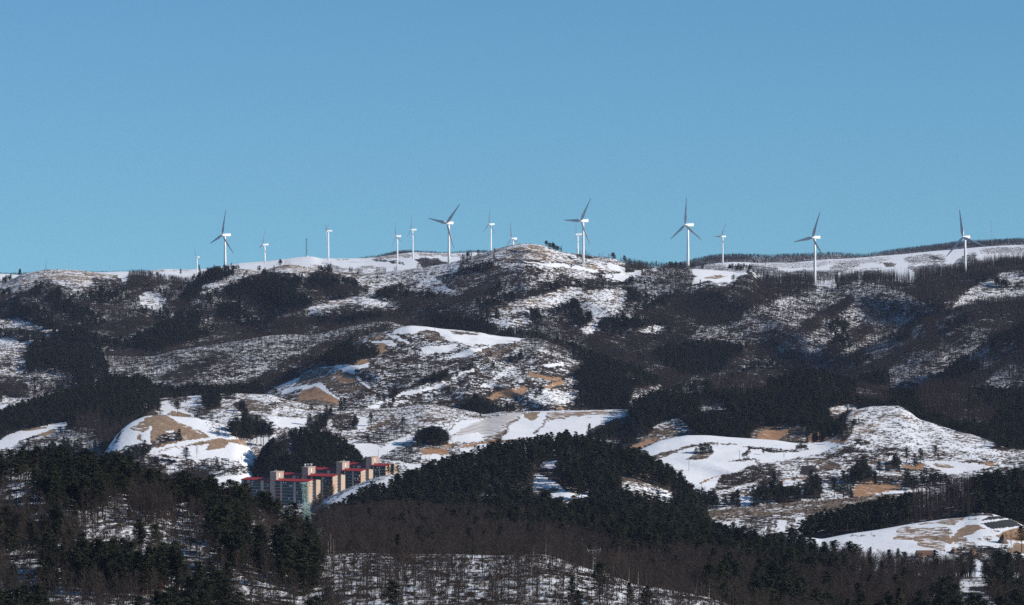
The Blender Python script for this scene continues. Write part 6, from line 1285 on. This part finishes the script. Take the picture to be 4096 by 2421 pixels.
WHICH = {'pine': ('one of the dark pines ', 'pine_forest', 'dark pine woods covering the slopes', 'pine wood', 235), 'oak': ('one of the bare grey trees ', 'bare_forest', 'bare winter woods on the snowy slopes', 'bare wood', 260),
         'larch': ('one of the brown larches ', 'larch_forest', 'brown larch woods along the ridge', 'larch wood', 260)}
LOOKS = {'pine': ('flat-topped dark pine', 'full conical pine', 'spreading long-trunked pine', 'pointed dark pine', 'young low-branched pine', 'wide conical pine', 'wide flat-topped pine', 'narrow pointed pine'),
 'oak': ('bare grey tree', 'bare upright tree', 'bare forked tree', 'bare leafless tree'), 'larch': ('brown bare larch', 'slender brown larch')}
print('SCATTER', {s: len(PTS[s]) for s in SPEC})
for s in ('pine', 'oak', 'larch'):
    p = PTS[s]; lab, nm, lab2, cat2, nmax = WHICH[s]
    sz = SIZE[s][1] / BASEH[s] * (RNG.uniform(.55, 1.3, len(p)) if s == 'larch' else RNG.uniform(.7, 1.28, len(p))) * np.where(p[:, 1] > 3000, 1.12 if s == 'larch' else .76, 1.05)
    hp = sz * BASEH[s] * F / p[:, 1]
    ok = (p[:, 3] > 10) & (p[:, 3] < 4086) & (p[:, 4] - hp * .6 < 2400)
    order = np.argsort(-(hp * ok)); ind = order[:nmax]; rest = np.setdiff1d(np.arange(len(p)), ind)
    for i in ind:
        z_ = zone(int(p[i, 5]), p[i, 3], p[i, 4], s); vr = R2.randrange(len(HI[s]))
        third = 'left part' if p[i, 3] < 1365 else ('centre' if p[i, 3] < 2730 else 'right part')
        size_ = 'tall ' if sz[i] > 1.12 * SIZE[s][1] / BASEH[s] else ('short ' if sz[i] < .88 * SIZE[s][1] / BASEH[s] else '')
        look = LOOKS[s][vr % len(LOOKS[s])]
        tree_thing(s, float(p[i, 0]), float(p[i, 1]), float(p[i, 2]) - .2, float(sz[i]), R2.random() * 6.28, size_ + look + ' ' + z_, variant=vr, group={'pine': 'pines ', 'oak': 'bare trees ', 'larch': 'larches '}[s] + z_.split(',')[0], parts=True)
    stuff_object(nm, np.column_stack([p[rest, 0], p[rest, 1], p[rest, 2] - .2]), sz[rest], lab2, cat2, s)
for s, nm, lab, cat in (('shrub', 'undergrowth', 'brown leafless scrub and dry grass tufts on the slopes', 'scrub'), ('rust', 'leafy_saplings', 'rusty brown saplings still holding dead leaves on the near slopes', 'saplings')):
    p = PTS[s]; stuff_object(nm, p[:, :3], RNG.uniform(.6, 1.3, len(p)), lab, cat, s)

# ------------------------------------------------------------------ air
HAZE = 1.2e-5
if HAZE:
    mb = MB(); mb.box((0, 5200, 330), (9000, 12400, 660)); hz = mb.build('haze', bpy.data.materials.new('haze_air')); hz['kind'] = 'stuff'; tag(hz, 'thin blue winter haze over the valley', 'haze')
    m = hz.data.materials[0]; m.use_nodes = True; t = m.node_tree; t.nodes.clear(); pv = t.nodes.new('ShaderNodeVolumePrincipled'); ou = t.nodes.new('ShaderNodeOutputMaterial')
    pv.inputs['Color'].default_value = (0.56, 0.68, 1.0, 1); pv.inputs['Density'].default_value = HAZE; pv.inputs['Anisotropy'].default_value = 0.0
    t.links.new(pv.outputs[0], ou.inputs['Volume'])
